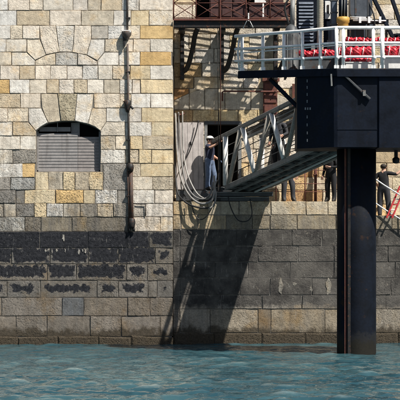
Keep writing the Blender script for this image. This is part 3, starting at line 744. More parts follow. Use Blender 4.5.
for sd_, q in ((0, .05), (1, .95)):
    MB().bar(g(.72, q, GH-.40), g(SE, q, GH-.40), .07, .08).build('second_rail', GREYP, gw)
    for k, (h, rr_) in enumerate(((.13, .05), (.21, .045), (.29, .055), (.34, .03))):
        MB().tube([g(.8+.25*i, q+(.06 if sd_ == 0 else -.06)+.015*math.sin(i*1.3+k), GH-h+.018*math.sin(i*1.9+2*k)) for i in range(17)], rr_, 7).build('cable', (HOSEB, HOSEG, HOSEB, DGREY)[k], gw)
MB().hexa([g(-.1, .03, .0), g(SE, .03, .0), g(SE, .97, .0), g(-.1, .97, .0), g(-.1, .03, .05), g(SE, .03, .05), g(SE, .97, .05), g(-.1, .97, .05)]).build('floor_plate', UNDER, gw)
for k in range(9):
    s_ = .1+k*.60; MB().bar(g(s_, .02, -.05), g(s_, .98, -.05), .07, .09).build('floor_beam', UNDER, gw)
for q in (.22, .5, .78): MB().bar(g(-.05, q, -.13), g(SE, q, -.13), .05, .07).build('stringer', GREYP, gw)
MB().tube([g(.2, .62, -.2), g(1.8, .55, -.24), g(3.2, .6, -.19), g(SE, .5, -.22)], .035, 8, 5).build('service_pipe', WHITET, gw)
for s_ in (.5, 2.1, 3.7): MB().hexa([g(s_, .93, .25), g(s_+.9, .93, .25), g(s_+.9, .95, .25), g(s_, .95, .25), g(s_, .93, 1.1), g(s_+.9, .93, 1.05), g(s_+.9, .95, 1.05), g(s_, .95, 1.1)]).build('side_mesh_panel', DGREY, gw)
# bearing beams on the quay edge
lb = thing('bearing_beams', 'stacked dark steel beams carrying the gangway foot on the quay edge', 'beams', P(245, 201, .3))
for (u0, u1, v, y, hh) in ((214, 262, 189.2, .55, .15), (216, 273, 194.0, .40, .16), (213, 269, 199.0, .45, .15)):
    MB().bar(P(u0, v, y), P(u1, v, y), .22, hh).build('beam', DGREY, lb)
    MB().bar(P(u0, v-1.6, y-.13), P(u1, v-1.6, y-.13), .05, .025).build('flange', GREYP, lb)
MB().bar(P(219.5, 140, .35), P(219.0, 200.5, .35), .10, .10).build('guide_post', BLACKM, lb)
MB().box(P(176, 190.5, .42), P(240, 201.5, 1.30)).build('threshold_plate', DGREY, lb)

# hoses hanging in a loop beside the door
def hose(name, label, pts, r, mat): 
    tag(MB().tube([P(*p) for p in pts], r, 8, 6).build(name, mat), label, 'hose')
hose('hose', 'thick pale hose looping low from the corner to the gangway foot', [(175.6, 124, 1.36), (175.5, 114.5, 1.17), (177, 150, .9), (181, 178, .5), (190, 196, .15), (201, 203.5, -.05), (212, 200, -.1), (214.5, 188, -.05), (214, 176, .1)], .036, HOSEG2)
hose('hose', 'grey hose hanging just inside the pale looping hose', [(178.6, 124, 1.36), (178.5, 113.5, 1.17), (180.5, 150, .9), (185, 180, .4), (193, 195, .1), (203, 199, .0), (210, 194, .05), (213.5, 182, .15)], .030, HOSEG)
hose('hose', 'thin pale hose hanging against the door leaf', [(182.6, 122, 1.36), (182.5, 112.5, 1.17), (183, 145, 1.15), (187, 172, .7), (196, 192, .3), (206, 199, .1), (211, 196, .05)], .024, HOSEW)
hose('hose', 'black hose sagging lowest in the bundle under the doorway', [(174.6, 122, 1.2), (175, 160, .9), (177, 190, .3), (183, 200, .05), (193, 206, -.1), (205, 208, -.15), (213, 206, -.1), (216.5, 196, .0)], .030, HOSEB)
hose('hose', 'black cable slung diagonally across the pale door leaf', [(198.5, 120, 1.22), (196, 132, 1.2), (190, 150, 1.18), (184, 164, 1.1), (181, 186, .8), (186, 198, .2)], .018, HOSEB)
hose('hose', 'thin black hose loop dangling below the beams onto dark stone', [(190, 198, -.02), (193, 210, -.05), (197, 218, -.06), (203, 219, -.06), (209, 213, -.08), (214, 203, -.08)], .016, HOSEB)
hose('hose', 'black cable drooping from the beams over the shaded quay wall', [(228, 196, .1), (231, 208, .05), (238, 220, .04), (247, 221, .04), (252, 214, .04), (250, 199, .1)], .018, HOSEB)
hose('hose', 'pale ringed hose curled at the gangway foot beside the guide post', [(203, 207, -.12), (210, 208, -.15), (214.5, 203, -.14), (216, 195, -.1), (215, 186, -.02), (217, 180, .05)], .024, HOSEG2)

hk = thing('hose_hook', 'short rusty bar on the wall from which the hoses hang', 'hook', P(179, 116, 1.3))
MB().tube([P(173.8, 116.5, 1.2), P(184.5, 113.5, 1.2)], .03, 8).build('bar', RUST, hk); MB().bar(P(179.5, 115, 1.2), P(179.5, 115, 1.44), .05, .05).build('stem', RUST, hk)
# ------------------------------------------------------------------ work platform on its pile
ZD = 8.17
PA, PB_, PC_ = Vector((xu(238.5, -5.0), -5.0, ZD)), Vector((xu(337, -7.2), -7.2, ZD)), Vector((xu(470, -7.2), -7.2, ZD))
pf = thing('work_platform', 'black steel work platform with white railing standing on a round black pile', 'platform', (xu(356.5, -5.8), -5.8, -3))
BK = -4.95
def zo(x): return .15*max(0, min(1, (PB_.x-x)/(PB_.x-PA.x)))
def plan_slab(pts, z0, z1):
    m = MB(); n = len(pts); m.add([(x, y, z+zo(x)) for z in (z0, z1) for x, y in pts], [(i, (i+1) % n, n+(i+1) % n, n+i) for i in range(n)]+[tuple(range(n))[::-1], tuple(range(n, 2*n))]); return m
plan = [(PA.x, PA.y), (PB_.x, PB_.y), (PC_.x, PC_.y), (PC_.x, BK+.0), (PB_.x, BK), (PA.x+.3, BK+.03)]
plan_slab(plan, ZD-.06, ZD).build('deck', DGREY, pf)
MB().bar(PA+Vector((0, .02, .04)), PB_+Vector((0, .02, -.11)), .06, .22).build('fascia', BLACKP, pf)
MB().bar(PB_+Vector((.0, .02, -.13)), PC_+Vector((0, .02, -.13)), .06, .22).build('fascia', BLACKP, pf)
MB().bar((PB_.x, -4.98, ZD-.15), (PC_.x, -4.98, ZD-.15), .06, .2).build('rear_beam', BLACKP, pf)
for k in range(7):
    t = (k+.5)/7; x = PA.x+(PB_.x-PA.x)*t; y = PA.y+(PB_.y-PA.y)*t
    MB().bar((x, y+.06, ZD-.125+zo(x)), (x, BK+.03, ZD-.125+zo(x)), .06, .12).build('deck_beam', BLACKP, pf)
# hull box: two faces, the right one a little forward
YB = -7.1
bx0, bxm, bx1, bx2 = xu(297, -6.25), xu(337.5, YB), xu(378, YB), xu(470, YB)
zb0 = zv(147, YB)
def hull(pr, z0, z1, name):
    n = len(pr); m = MB(); m.add([(x, y, z) for z in (z0, z1) for x, y in pr], [(i, (i+1) % n, n+(i+1) % n, n+i) for i in range(n)]+[tuple(range(n))[::-1], tuple(range(n, 2*n))])
    return m.build(name, BLACKP, pf)
hb = hull([(bx0, -6.25), (bxm-.1, YB+.03), (bxm, YB), (bx1, YB), (bx1, -5.0), (bx0, -5.0)], zb0, ZD-.07, 'hull_box')
hb2 = hull([(bx1+.004, YB-.02), (bx1+.03, YB-.05), (bx2, YB-.05), (bx2, -5.0), (bx1+.004, -5.0)], zb0-.02, ZD-.24, 'hull_box')
MB().bar((bxm, YB-.006, zb0+.5), (bx1-.02, YB-.006, zb0+.5), .012, .02).build('weld_seam', BLACKP, hb)
# pile
pcx, pcy = xu(356.5, -5.8), -5.8; pr_ = 19.6/(F_PX/54.2)
pile = MB().lathe((pcx, pcy, 0), [(pr_, -3), (pr_, 0), (pr_, .35), (pr_, 3.0), (pr_, zb0+.01)], 40).build('pile', PILEP, pf)
MB().bar((pcx-.26, pcy-pr_*.88, -1), (pcx-.26, pcy-pr_*.88, zb0), .07, .09).build('jacking_rack', BLACKM, pile)
MB().bar((pcx-.36, pcy-pr_*.80, -1), (pcx-.36, pcy-pr_*.80, zb0), .035, .06).build('jacking_rack', RUST, pile)
# braces
MB().bar(P(270, 79, -5.5), P(299.5, 109, -5.9), .09, .11).build('brace', BLACKP, pf)
MB().bar(P(343, 74, -7.16), P(370, 99, -7.16), .07, .06).build('brace', DGREY, pf)
MB().box(P(363, 90, -7.22), P(365.6, 96, -7.19)).build('name_tab', GREYP, pf)
MB().bar(P(331, 74, -7.1), P(331.6, 86, -7.1), .06, .05).build('hanging_bracket', GREYP, pf)
# draught marks: short white dashes with one number group, as painted
def mark(u0, u1, v0, v1):
    def on(u, v, d):
        k = (u-200)/F_PX; dx, dy = (bxm-.1)-bx0, (YB+.03)+6.25
        t = (k*(CAM_D-6.25)-bx0)/(dx-k*dy); n_ = Vector((dy, -dx, 0)).normalized(); y = -6.25+dy*t
        return P(u, v, y)+n_*d
    MB().hexa([on(u0, v1, .006), on(u1, v1, .006), on(u1, v1, 0), on(u0, v1, 0), on(u0, v0, .006), on(u1, v0, .006), on(u1, v0, 0), on(u0, v0, 0)]).build('draught_mark', GREYM, hb)
for v in (79.5, 86, 93, 100, 115.5, 123.5, 131.5, 139): mark(306.8, 307.6, v, v+2.8)
for u in (304.8, 307.2, 309.6): mark(u, u+1.2, 107.4, 109.8)
# railing
def on_edge(u):
    # point of the deck's edge seen in column u
    k = (u-200)/F_PX
    if u <= 337:
        d = PB_-PA; t = (k*(CAM_D+PA.y)-PA.x)/(d.x-k*d.y); q = PA+d*t; q.z = ZD+zo(q.x); return q
    return Vector((k*(CAM_D-7.2), -7.2, ZD))
RH = [1.16, .73, .335]
post_u = [242, 263, 284, 302.5, 320.5, 336.6, 343.5, 373.5, 382.5, 404, 425, 447]
for u in post_u:
    p = on_edge(u)+Vector((0, .06, 0)); q = MB().tube([p, p+Vector((0, 0, 1.17-.9*zo(p.x)))], .052 if u != 382.5 else .065, 10).build('railing_post', GALV, pf)
    MB().box(p+Vector((-.07, -.05, .0)), p+Vector((.07, .05, .09))).build('post_foot', GALV, q)
    MB().ball(p+Vector((.03, -.05, .30)), .055, 8, 6).build('clamp', GALV, q)
off = Vector((0, .05, 0))
def railpt(u, h): q = on_edge(u); return q+off+Vector((0, 0, h*(1-.9*zo(q.x)/1.17)))
for i, h in enumerate(RH):
    r_ = (.050, .038, .036)[i]
    MB().tube([railpt(239, h)+Vector((-.12, 0, 0)), railpt(300, h-.008), railpt(336, h), railpt(343, h), railpt(470, h)], r_, 8).build('rail', GALV, pf)
MB().tube([railpt(239, .60), railpt(337, .66), railpt(470, .66)], .018, 8).build('wire_rail', GALV, pf)
MB().tube([railpt(239.5, 1.15), railpt(239.5, .6)+Vector((-.05, 0, 0)), railpt(239.5, .02)], .03, 8).build('railing_post', GALV, pf)

# ---- equipment on the deck ----------------------------------------------------
def dk(u, y): return Vector((xu(u, y), y, ZD))
def ztop(v, y): return zv(v, y)
# winch housing / cowl at left
t = thing('ventilator_cowl', 'dark grey ribbed ventilator behind the left railing posts', 'ventilator', dk(291.5, -5.6))
x, y = dk(291.5, -5.6).x, -5.6; hz = ztop(24, -5.6)-ZD
MB().lathe((x, y, ZD), [(.27, 0), (.27, .1), (.24, .13), (.25, hz*.7), (.22, hz*.8), (.16, hz*.93), (.05, hz)], 24).build('body', DGREY, t)
for k in range(8):
    a = math.pi*2*k/8+.2; MB().bar((x+.25*math.cos(a), y+.25*math.sin(a), ZD+.1), (x+.23*math.cos(a), y+.23*math.sin(a), ZD+hz*.78), .03, .05).build('rib', GREYP, t)
MB().tube([(x+.02, y, ZD+hz-.05), (x+.04, y, ZD+2.22)], .07, 10).build('mast', GREYP, t)
MB().tube([(x-.05, y, ZD+hz-.05), (x-.2, y, ZD+hz+.45), (x-.08, y, ZD+2.2)], .03, 8, 5).build('hose', HOSEB, t)
# machinery housing with louvers
t = thing('machinery_housing', 'dark navy louvred machinery housing behind the platform railing', 'housing', dk(314, -5.3))
a, b_ = dk(297, -5.5).x, dk(331, -5.5).x
MB().box((a, -5.5, ZD), (b_, -5.1, ZD+2.2)).build('casing', BLACKP, t)
for k in range(12): MB().hexa([(a+.05, -5.545, ZD+.95+k*.1), (a+.48, -5.545, ZD+.95+k*.1), (a+.48, -5.502, ZD+.95+k*.1), (a+.05, -5.502, ZD+.95+k*.1), (a+.05, -5.515, ZD+1.02+k*.1), (a+.48, -5.515, ZD+1.02+k*.1), (a+.48, -5.502, ZD+1.02+k*.1), (a+.05, -5.502, ZD+1.02+k*.1)]).build('louvre', BLUEG, t)
MB().box((dk(325, -5.5).x, -5.53, ztop(19, -5.5)), (dk(330.5, -5.5).x, -5.5, ztop(1, -5.5))).build('control_panel', WHITEP, t)
MB().box((dk(327, -5.5).x, -5.545, ztop(14, -5.5)), (dk(329, -5.5).x, -5.532, ztop(5, -5.5))).build('gauge_strip', BLACKM, t)
for u, v in ((305, 52), (311, 44), (327, 40)): MB().box(P(u, v, -5.56), P(u+4, v+9, -5.505)).build('hatch', GREYP, t)
# corrugated duct
t = thing('corrugated_duct', 'upright cream corrugated duct rising between the railing posts', 'duct', dk(320.2, -5.9))
x = dk(320.2, -5.9).x; prof = [(.085, 0)]
for k in range(44): prof += [(.088, k*.05+.01), (.104, k*.05+.028)]
MB().lathe((x, -5.9, ZD), prof, 18).build('duct', CREAM, t)
MB().lathe((x, -5.9, ZD), [(.14, 0), (.14, .04), (.11, .05)], 18).build('base_flange', GREYP, t)
# blue grey post
t = thing('crane_mast_post', 'square blue grey steel post beside the yellow collared column', 'post', dk(334, -5.8))
x = dk(334, -5.8).x
MB().bar((x, -5.8, ZD), (x, -5.8, ZD+2.2), .17, .17, up=(0, 1, 0)).build('post', BLUEG, t); MB().box((x-.14, -5.94, ZD), (x+.14, -5.66, ZD+.03)).build('base_plate', GREYP, t)
for z in (1.4, 1.75, 2.1): MB().box((x-.11, -5.9, ZD+z), (x+.11, -5.70, ZD+z+.03)).build('clamp_band', DGREY, t)
# slewing column with yellow collar
t = thing('slewing_column', 'black crane column with ochre yellow collar on cream foot', 'crane column', dk(343, -6.0))
x = dk(343, -6.0).x; y = -6.0; z1 = ztop(27.5, y)-ZD; z2 = ztop(17, y)-ZD
MB().lathe((x, y, ZD), [(.2, 0), (.2, .05), (.12, .08), (.12, z1)], 20).build('foot', CREAM, t)
MB().lathe((x, y, ZD), [(.13, z1), (.16, z1+.04), (.16, z1+.12), (.19, z1+.15), (.19, z2-.02), (.15, z2)], 24).build('collar', YELLOW, t)
MB().lathe((x, y, ZD), [(.125, z2), (.125, 2.2)], 20).build('upper_column', BLACKP, t)
for dx in (-.05, .03): MB().tube([(x+dx, y-.14, ZD+z2), (x+dx+.01, y-.145, ZD+2.19)], .014, 6).build('cable', GREYP, t)
# tank on a rack
t = thing('storage_tank', 'slate grey tank resting on a dark pipe rack above red bundles', 'tank', dk(361, -5.5))
y = -5.55; zt0, zt1 = ztop(18, y), ztop(-4, y); x0, x1 = dk(349.5, y).x, dk(371.5, y).x; rr = .11
prf = []
for cx_, cz_, a0 in ((x1-rr, zt0+rr, -90), (x1-rr, zt1-rr, 0), (x0+rr, zt1-rr, 90), (x0+rr, zt0+rr, 180)):
    for k in range(5): a = math.radians(a0+k*22.5); prf.append((cx_+rr*math.cos(a), cz_+rr*math.sin(a)))
m = MB(); n = len(prf); m.add([(px, yy, pz) for yy in (-5.85, -5.15) for px, pz in prf], [(i, (i+1) % n, n+(i+1) % n, n+i) for i in range(n)]+[tuple(range(n)), tuple(range(n, 2*n))[::-1]]); m.build('shell', TANK, t)
for u in (354, 366.5): MB().box((dk(u, y).x, -5.862, zt0+.03), (dk(u, y).x+.05, -5.851, zt1-.03)).build('strap', DGREY, t)
MB().bar((dk(348, y).x, y-.1, ztop(22.3, y)), (dk(388, y).x, y-.1, ztop(22.3, y)), .12, .13).build('rack_beam', BLACKM, t)
for u in (349.5, 368, 386): MB().bar((dk(u, y).x, y-.1, ZD), (dk(u, y).x, y-.1, ztop(24, y)), .07, .07).build('rack_leg', BLACKM, t)
for k, (u0, u1, v) in enumerate(((351, 372, 18.9), (353, 386, 20.4), (350, 366, 17.2))): MB().tube([P(u0, v, -5.95), P(u1, v+.4, -5.95)], .022, 8).build('stacked_pipe', WHITET, t)
for u in (359, 368, 379): MB().box(P(u, 16.5, -6.0), P(u+2.2, 23, -5.97)).build('pipe_clamp', GALV, t)
t = thing('generator_cabinet', 'dark generator cabinet under the tank behind the red bundles', 'cabinet', dk(360, -5.2))
MB().box((dk(345, -5.2).x, -5.36, ZD+.003), (dk(374, -5.2).x, -5.06, ztop(24.8, -5.2))).build('casing', BLUEG, t)
for u in (346.5, 356, 365.5): MB().box(P(u, 66, -5.375), P(u+8, 28, -5.362)).build('door_panel', DGREY, t)
# crane struts
t = thing('crane_struts', 'pair of slanting black crane struts with a hose at the platform corner', 'crane struts', dk(394, -6.0))
MB().bar(P(372.5, -4, -5.7), P(394, 40, -6.0), .11, .13, up=(0, 1, 0)).build('strut', BLACKP, t)
MB().bar(P(391, -4, -5.7), P(404, 34, -6.0), .11, .13, up=(0, 1, 0)).build('strut', BLACKP, t)
MB().tube([P(368.5, -4, -5.8), P(369.5, 3, -5.85), P(374, 16, -5.95), P(375, 30, -5.95)], .022, 8, 5).build('hose', HOSEB, t)
MB().bar(P(396, 34, -6.0), P(396, 71.5, -6.0), .1, .12).build('strut_leg', BLACKP, t); MB().bar(P(392, 38, -6.0), P(406, 33.5, -6.0), .1, .1).build('strut_tie', BLACKP, t)
# red bundles
def bundle(label, u0, u1, v0, v1, y, lumps, mat=RED, bow=0.0):
    t = thing('red_bundle', label, 'bundle', P((u0+u1)/2, v1, y), 'red bundles stowed behind the railing')
    for k in range(lumps):
        ua = u0+(u1-u0)*(k+.5)/lumps; c = P(ua, (v0+v1)/2+R.uniform(-.6, .6), y+R.uniform(-.04, .04))
        hx = (u1-u0)/lumps/34.6*.85; hz = (v1-v0)/34.6*.5
        m = MB(); m.ball(c, (hx, .13, hz*R.uniform(.88, 1.05)), 22, 16)
        m.v = [(px+.014*math.sin(px*41+pz*33), py+.022*math.sin(px*47+pz*63)+.010*math.sin(px*103-pz*61), pz+.014*math.sin(px*51+py*30)) for px, py, pz in m.v]
        m.build('bag', mat, t)
        if k % 2 == 0: MB().tube([c+Vector((-.02, -.145, -hz*.8)), c+Vector((.0, -.155, 0)), c+Vector((.02, -.145, hz*.8))], .012, 6).build('strap', WHITEP, t)
    return t
bundle('bright red lumpy bundle amid the railing under the grey tank', 347, 372, 46.8, 58.2, -6.5, 4)
bundle('red rolled bundle lying lowest under the grey tank', 346, 371, 57.5, 62, -6.55, 3)
bundle('red bundle at the frame edge right of the double railing post', 386, 412, 46, 57, -6.5, 5)
bundle('long red bundle lying left of the railing corner', 300, 333, 50, 58, -6.1, 6)
bundle('small red bundle tucked between the two corner posts', 337.5, 343, 47, 58, -6.5, 2)
bundle('long red bundle on the rack below the railing top', 346, 404, 37.5, 44.3, -6.3, 15)
t = thing('stowage_rack', 'grey steel rack carrying the upper red bundle behind the railing', 'rack', P(360, 44, -6.3))
MB().bar(P(344, 45.2, -6.3), P(405, 45.2, -6.3), .14, .05).build('rack_shelf', GREYP, t)
for u in (345, 374, 404): MB().bar(P(u, 45, -6.3), P(u, 72, -6.3), .05, .05).build('rack_leg', GREYP, t)
# supports under the bundles: lockers
def locker(label, u0, u1, v0, y, mat):
    t = thing('deck_locker', label, 'locker', dk((u0+u1)/2, y), 'lockers along the deck edge')
    x0, x1, z1 = dk(u0, y).x, dk(u1, y).x, ztop(v0, y)
    MB().box((x0, y-.14, ZD+.003), (x1, y+.16, z1-.03)).build('body', mat, t); MB().box((x0-.015, y-.16, z1-.028), (x1+.015, y+.17, z1)).build('lid', mat, t)
locker('low pale grey locker standing under the red rolled bundle', 345.5, 371.5, 62.3, -6.6, WHITEP)
locker('low white locker at the frame edge under red bundle', 384, 415, 57.5, -6.6, WHITEP)
locker('low dark locker holding the long red bundle', 299, 334, 58.5, -6.15, DGREY)
locker('small dark locker between the two corner posts', 337.2, 343.6, 58.3, -6.58, DGREY)

# ------------------------------------------------------------------ quay railing, stair rails
t = thing('quay_railing', 'thin rusty wire railing along the quay behind the gangway', 'railing', P(305, 201, .9))
for u in (276, 305, 333): MB().tube([P(u, 201.5, 1.0), P(u, 167, 1.0)], .02, 8).build('post', RUST, t)
for v in (183.5, 191.5, 170): MB().tube([P(270, v, 1.02), P(340, v+.3, 1.02)], .012, 6).build('wire', RUST, t)
t = thing('rusty_standpipe', 'rusty red upright pipe against the wall beside the black pile', 'pipe', P(315.5, 201, 1.5))
MB().tube([P(315.5, 202, 1.5), P(315.5, 150, 1.5)], .05, 10).build('pipe', RUST, t); MB().lathe(P(315.5, 176, 1.5), [(.07, 0), (.075, .03), (.07, .06)], 12).build('flange', RUST, t)
t = thing('stair_handrail', 'two pale sloping handrails crossing in front of the man by the pile', 'handrail', P(377, 217, .8))
for v0, v1 in ((176.5, 194), (200.5, 218)): MB().tube([P(366, v0-4, .75), P(384, v0+8.5, .75), P(408, v1+6, .75)], .022, 8).build('rail', GALV, t)
MB().tube([P(367, 217, .75), P(367, 172, .75)], .022, 8).build('post', GALV, t); MB().tube([P(406, 222, .75), P(406, 199, .75)], .022, 8).build('post', GALV, t)
t = thing('red_ladder', 'leaning red ladder at the right frame edge by the handrails', 'ladder', P(388, 217, .6))
for du in (0, 5.5): MB().bar(P(386.5+du, 218, .62), P(400+du, 186, .95), .05, .05).build('stile', REDP, t)
for k in range(6): q = (k+.5)/6; MB().tube([P(386.5+13.5*q, 218-32*q, .62+.33*q), P(392+13.5*q, 218-32*q, .62+.33*q)], .018, 6).build('rung', WHITEP if k % 2 else REDP, t)
t = thing('hanging_chain_block', 'black chain block hanging under the platform above the man', 'chain block', P(396, 147, -5.6))
MB().bar(P(396, 145.5, -5.6), P(396, 158, -5.6), .10, .10).build('rod', BLACKM, t); MB().lathe(P(396, 163.5, -5.6), [(.05, 0), (.10, .04), (.11, .14), (.06, .18)], 12).build('block', BLACKM, t)

# ------------------------------------------------------------------ people
def person(label, base, rotz, pose, mats, hair, h=1.75, hatname=None):
    """pose: dict of joint -> (x,y,z), figure faces -y before rotation; skeleton grown with a Skin modifier"""
    J = dict(pelvis=(0, 0, .95), waist=(0, -.01, 1.08), chest=(0, -.005, 1.27), neckb=(0, .0, 1.45), neck=(0, -.01, 1.51), jaw=(0, -.03, 1.575), head=(0, -.015, 1.645), crown=(0, -.005, 1.70),
             shl=(.17, 0, 1.41), ell=(.23, .03, 1.13), wrl=(.24, -.06, .90), shr=(-.17, 0, 1.41), elr=(-.23, .03, 1.13), wrr=(-.24, -.06, .90),
             hpl=(.095, 0, .91), knl=(.11, -.02, .50), anl=(.115, .02, .09), tol=(.13, -.15, .035), hel=(.115, .06, .035),
             hpr=(-.095, 0, .91), knr=(-.11, -.02, .50), anr=(-.115, .02, .09), tor=(-.13, -.15, .035), her=(-.115, .06, .035))
    J.update(pose)
    rad = dict(pelvis=(.165, .13), waist=(.16, .12), chest=(.175, .125), neckb=(.09, .075), neck=(.056, .056), jaw=(.066, .075), head=(.078, .094), crown=(.055, .065),
               sh=(.074, .074), el=(.054, .054), wr=(.031, .031), hp=(.108, .112), kn=(.082, .085), an=(.064, .066), to=(.034, .026), he=(.036, .034))
    names = list(J); E = [('pelvis', 'waist'), ('waist', 'chest'), ('chest', 'neckb'), ('neckb', 'neck'), ('neck', 'jaw'), ('jaw', 'head'), ('head', 'crown')]
    for s_ in 'lr': E += [('neckb', 'sh'+s_), ('sh'+s_, 'el'+s_), ('el'+s_, 'wr'+s_), ('pelvis', 'hp'+s_), ('hp'+s_, 'kn'+s_), ('kn'+s_, 'an'+s_), ('an'+s_, 'to'+s_), ('an'+s_, 'he'+s_)]
    for s_ in 'lr':      # palm, four fingers, thumb
        wv, ev = Vector(J['wr'+s_]), Vector(J['el'+s_]); d = (wv-ev).normalized(); sx_ = d.cross(Vector((0, 1, .2))).normalized(); up_ = sx_.cross(d)
        J['pa'+s_] = tuple(wv+d*.075); names.append('pa'+s_); E.append(('wr'+s_, 'pa'+s_)); rad['pa'] = (.034, .02)
        for k, (o_, L) in enumerate(((-.032, .07), (-.011, .085), (.011, .08), (.032, .062))):
            a1 = wv+d*.09+sx_*o_; a2 = a1+d*L*.55+up_*.012; a3 = a1+d*L*.85+up_*.035
            for q, pnt in enumerate((a1, a2, a3)): J[f'f{k}{q}{s_}'] = tuple(pnt); names.append(f'f{k}{q}{s_}'); rad[f'f{k}{q}'] = (.0105, .0105) if q < 2 else (.0085, .0085)
            E += [('pa'+s_, f'f{k}0{s_}'), (f'f{k}0{s_}', f'f{k}1{s_}'), (f'f{k}1{s_}', f'f{k}2{s_}')]
        t1 = wv+d*.04+sx_*.045+up_*.01; t2 = t1+d*.045+sx_*.015
        J['t0'+s_] = tuple(t1); J['t1'+s_] = tuple(t2); names += ['t0'+s_, 't1'+s_]; rad['t0'] = (.012, .012); rad['t1'] = (.010, .010)
        E += [('wr'+s_, 't0'+s_), ('t0'+s_, 't1'+s_)]
    idx = {n_: i for i, n_ in enumerate(names)}
    me = bpy.data.meshes.new('person_skeleton'); me.from_pydata([J[n_] for n_ in names], [(idx[a], idx[b_]) for a, b_ in E], [])
    o = bpy.data.objects.new('person_tmp', me); COL.objects.link(o)
    o.modifiers.new('Skin', 'SKIN'); sb = o.modifiers.new('Sub', 'SUBSURF'); sb.levels = 2; sb.render_levels = 2
    for n_ in names:
        sv = me.skin_vertices[0].data[idx[n_]]
        sv.radius = rad.get(n_) or rad[n_[:-1]]; sv.use_root = n_ == 'pelvis'
    dg = bpy.context.evaluated_depsgraph_get(); dg.update()
    ev = o.evaluated_get(dg); fm = bpy.data.meshes.new_from_object(ev); bpy.data.objects.remove(o)
    fm.name = 'person'
    # clothing by nearest bone
    reg = {}
    def region(a, b_):
        k = {a, b_}
        if any(x in k for x in ('jaw', 'head', 'crown', 'neck')): return 'skin'
        q = ''.join(sorted(x[:2] for x in k))
        if a[:2] in ('pa', 't0') or b_[:2] in ('pa', 't0', 't1') or a[0] == 'f' or b_[0] == 'f': return 'skin'
        if q == 'elwr': return mats.get('forearm', 'skin')
        if q in ('elsh',): return 'top'
        if q in ('hppe', 'hpkn', 'knhp'): return 'trousers'
        if q in ('ankn',): return mats.get('calf', 'trousers')
        if q in ('anto', 'anhe'): return 'shoe'
        return 'top'
    order = ['skin', 'top', 'trousers', 'shoe']; mm = {'skin': SKIN, 'top': mats['top'], 'trousers': mats['trousers'], 'shoe': SHOE}
    fm.materials.clear()
    for k in order: fm.materials.append(mm[k])
    segs = [(Vector(J[a]), Vector(J[b_]), order.index(region(a, b_))) for a, b_ in E]
    for pgn in fm.polygons:
        c = pgn.center; best = 9; bi = 1
        if c.z < 1.0 and abs(c.x) < .2 and c.z > .8: bi = 2; pgn.material_index = 2; pgn.use_smooth = True; continue
        for a, b_, k in segs:
            d = b_-a; t = max(0, min(1, (c-a).dot(d)/d.length_squared)); dist = (c-(a+d*t)).length
            if k == 0: dist *= 1.0
            if dist < best: best = dist; bi = k
        pgn.material_index = bi; pgn.use_smooth = True
    # nose, ears, eyes are grown onto the same mesh
    bm = bmesh.new(); bm.from_mesh(fm); hd = Vector(J['head'])
    def blob(c, r, mi):
        ret = bmesh.ops.create_uvsphere(bm, u_segments=8, v_segments=6, radius=1, matrix=Matrix.Translation(c) @ Matrix.Diagonal((*r, 1)))
        for v in ret['verts']:
            for f_ in v.link_faces: f_.material_index = mi; f_.smooth = True
    blob(hd+Vector((0, -.095, -.025)), (.013, .02, .024), 0)
    for q in (-1, 1): blob(hd+Vector((q*.078, .01, -.02)), (.012, .02, .03), 0); blob(hd+Vector((q*.03, -.083, .01)), (.012, .009, .008), 3)
    blob(hd+Vector((0, -.083, -.066)), (.024, .010, .006), 3)
    bm.to_mesh(fm); bm.free()
    pr = tag(link('person', fm, None), label, 'person')
    pr.location = base; pr.rotation_euler = (0, 0, rotz); pr.scale = (h/1.76*1.13, h/1.76*1.10, h/1.76)
    hm = MB()
    hm.ball(hd+Vector((0, .012, .022)), (.093, .105, .088), 14, 9)
    hm.v = [(x, max(y, hd.y-.05) if z < hd.z+.04 else y, max(z, hd.z-.06)) for x, y, z in hm.v]
    if hair == 'cap':
        link('hair', hm.mesh('hair'), HAIR, pr)
        cm = MB(); cm.ball(hd+Vector((0, .005, .045)), (.104, .116, .088), 14, 9); cm.v = [(x, y, max(z, hd.z+.035)) for x, y, z in cm.v]
        cm.hexa([(-.06, hd.y-.19, hd.z+.035), (.06, hd.y-.19, hd.z+.035), (.085, hd.y-.07, hd.z+.045), (-.085, hd.y-.07, hd.z+.045), (-.06, hd.y-.19, hd.z+.047), (.06, hd.y-.19, hd.z+.047), (.085, hd.y-.07, hd.z+.062), (-.085, hd.y-.07, hd.z+.062)])
        link('cap', cm.mesh('cap'), WCLOTH, pr)
    else: link('hair', hm.mesh('hair'), HAIR, pr)
    return pr

p = P(209.5, 198, 1.12); p.z = ZQ+.03
bpy.context.view_layer.update()
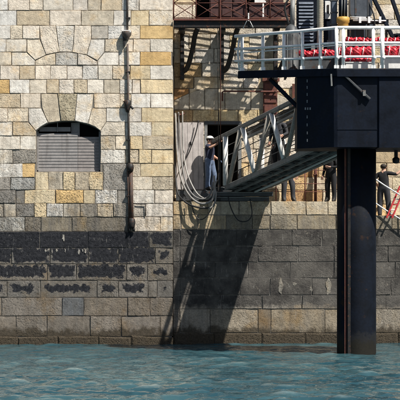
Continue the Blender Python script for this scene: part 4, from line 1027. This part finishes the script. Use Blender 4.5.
# man in the doorway, facing right, one arm up on the gangway post (figure faces -y; turned to face +x)
person('person in navy top, light jeans and white cap reaching to the gangway post', (p.x, .98, P(0, 190.5, .42).z), math.radians(62),
       dict(elr=(-.30, -.16, 1.36), wrr=(-.22, -.38, 1.50), shr=(-.18, -.02, 1.43), ell=(.22, .0, 1.14), wrl=(.17, -.21, 1.02), knl=(.12, -.10, .50), anl=(.12, -.02, .09), tol=(.13, -.19, .035), hel=(.115, .02, .035)),
       dict(top=NAVY, trousers=DENIM), 'cap', 1.80)
person('person in dark clothes walking on the gangway behind its lattice', tuple(g(1.75, .5, .053)), math.radians(-25),
       dict(knl=(.11, -.14, .52), anl=(.115, -.12, .10), tol=(.12, -.29, .045), hel=(.115, -.08, .04), knr=(-.11, -.02, .5), anr=(-.115, .14, .12), tor=(-.12, -.01, .04), her=(-.115, .18, .05), ell=(.25, -.02, 1.14), wrl=(.2, -.22, 1.08)),
       dict(top=CHAR, trousers=BLACKC, forearm='top'), 'hair', 1.83)
person('person behind the gangway, only dark trouser legs showing beneath it', (xu(287.5, 1.0), 1.0, ZQ-.012), math.radians(20),
       dict(knl=(.13, -.08, .50), anl=(.16, -.04, .09), tol=(.18, -.21, .035), hel=(.16, .0, .035)), dict(top=BLACKC, trousers=CHAR, forearm='top'), 'hair', 1.76)
person('person in black standing half hidden by the left side of the pile', (xu(331, 1.0), 1.0, ZQ-.012), math.radians(-35),
       dict(ell=(.26, -.06, 1.16), wrl=(.12, -.24, 1.16)), dict(top=BLACKC, trousers=BLACKC, forearm='top'), 'hair', 1.74)
person('person in black with one arm raised, right of the pile behind handrails', (xu(383.5, 1.25), 1.25, ZQ2-.012), math.radians(158),
       dict(elr=(-.38, -.04, 1.40), wrr=(-.52, -.16, 1.58), shr=(-.18, 0, 1.44), ell=(.29, .06, 1.18), wrl=(.20, -.12, 1.04), knr=(-.13, -.04, .5), anr=(-.16, .02, .09), tor=(-.17, -.15, .035), her=(-.16, .06, .035)),
       dict(top=BLACKC, trousers=CHAR, calf='trousers'), 'hair', 1.78)
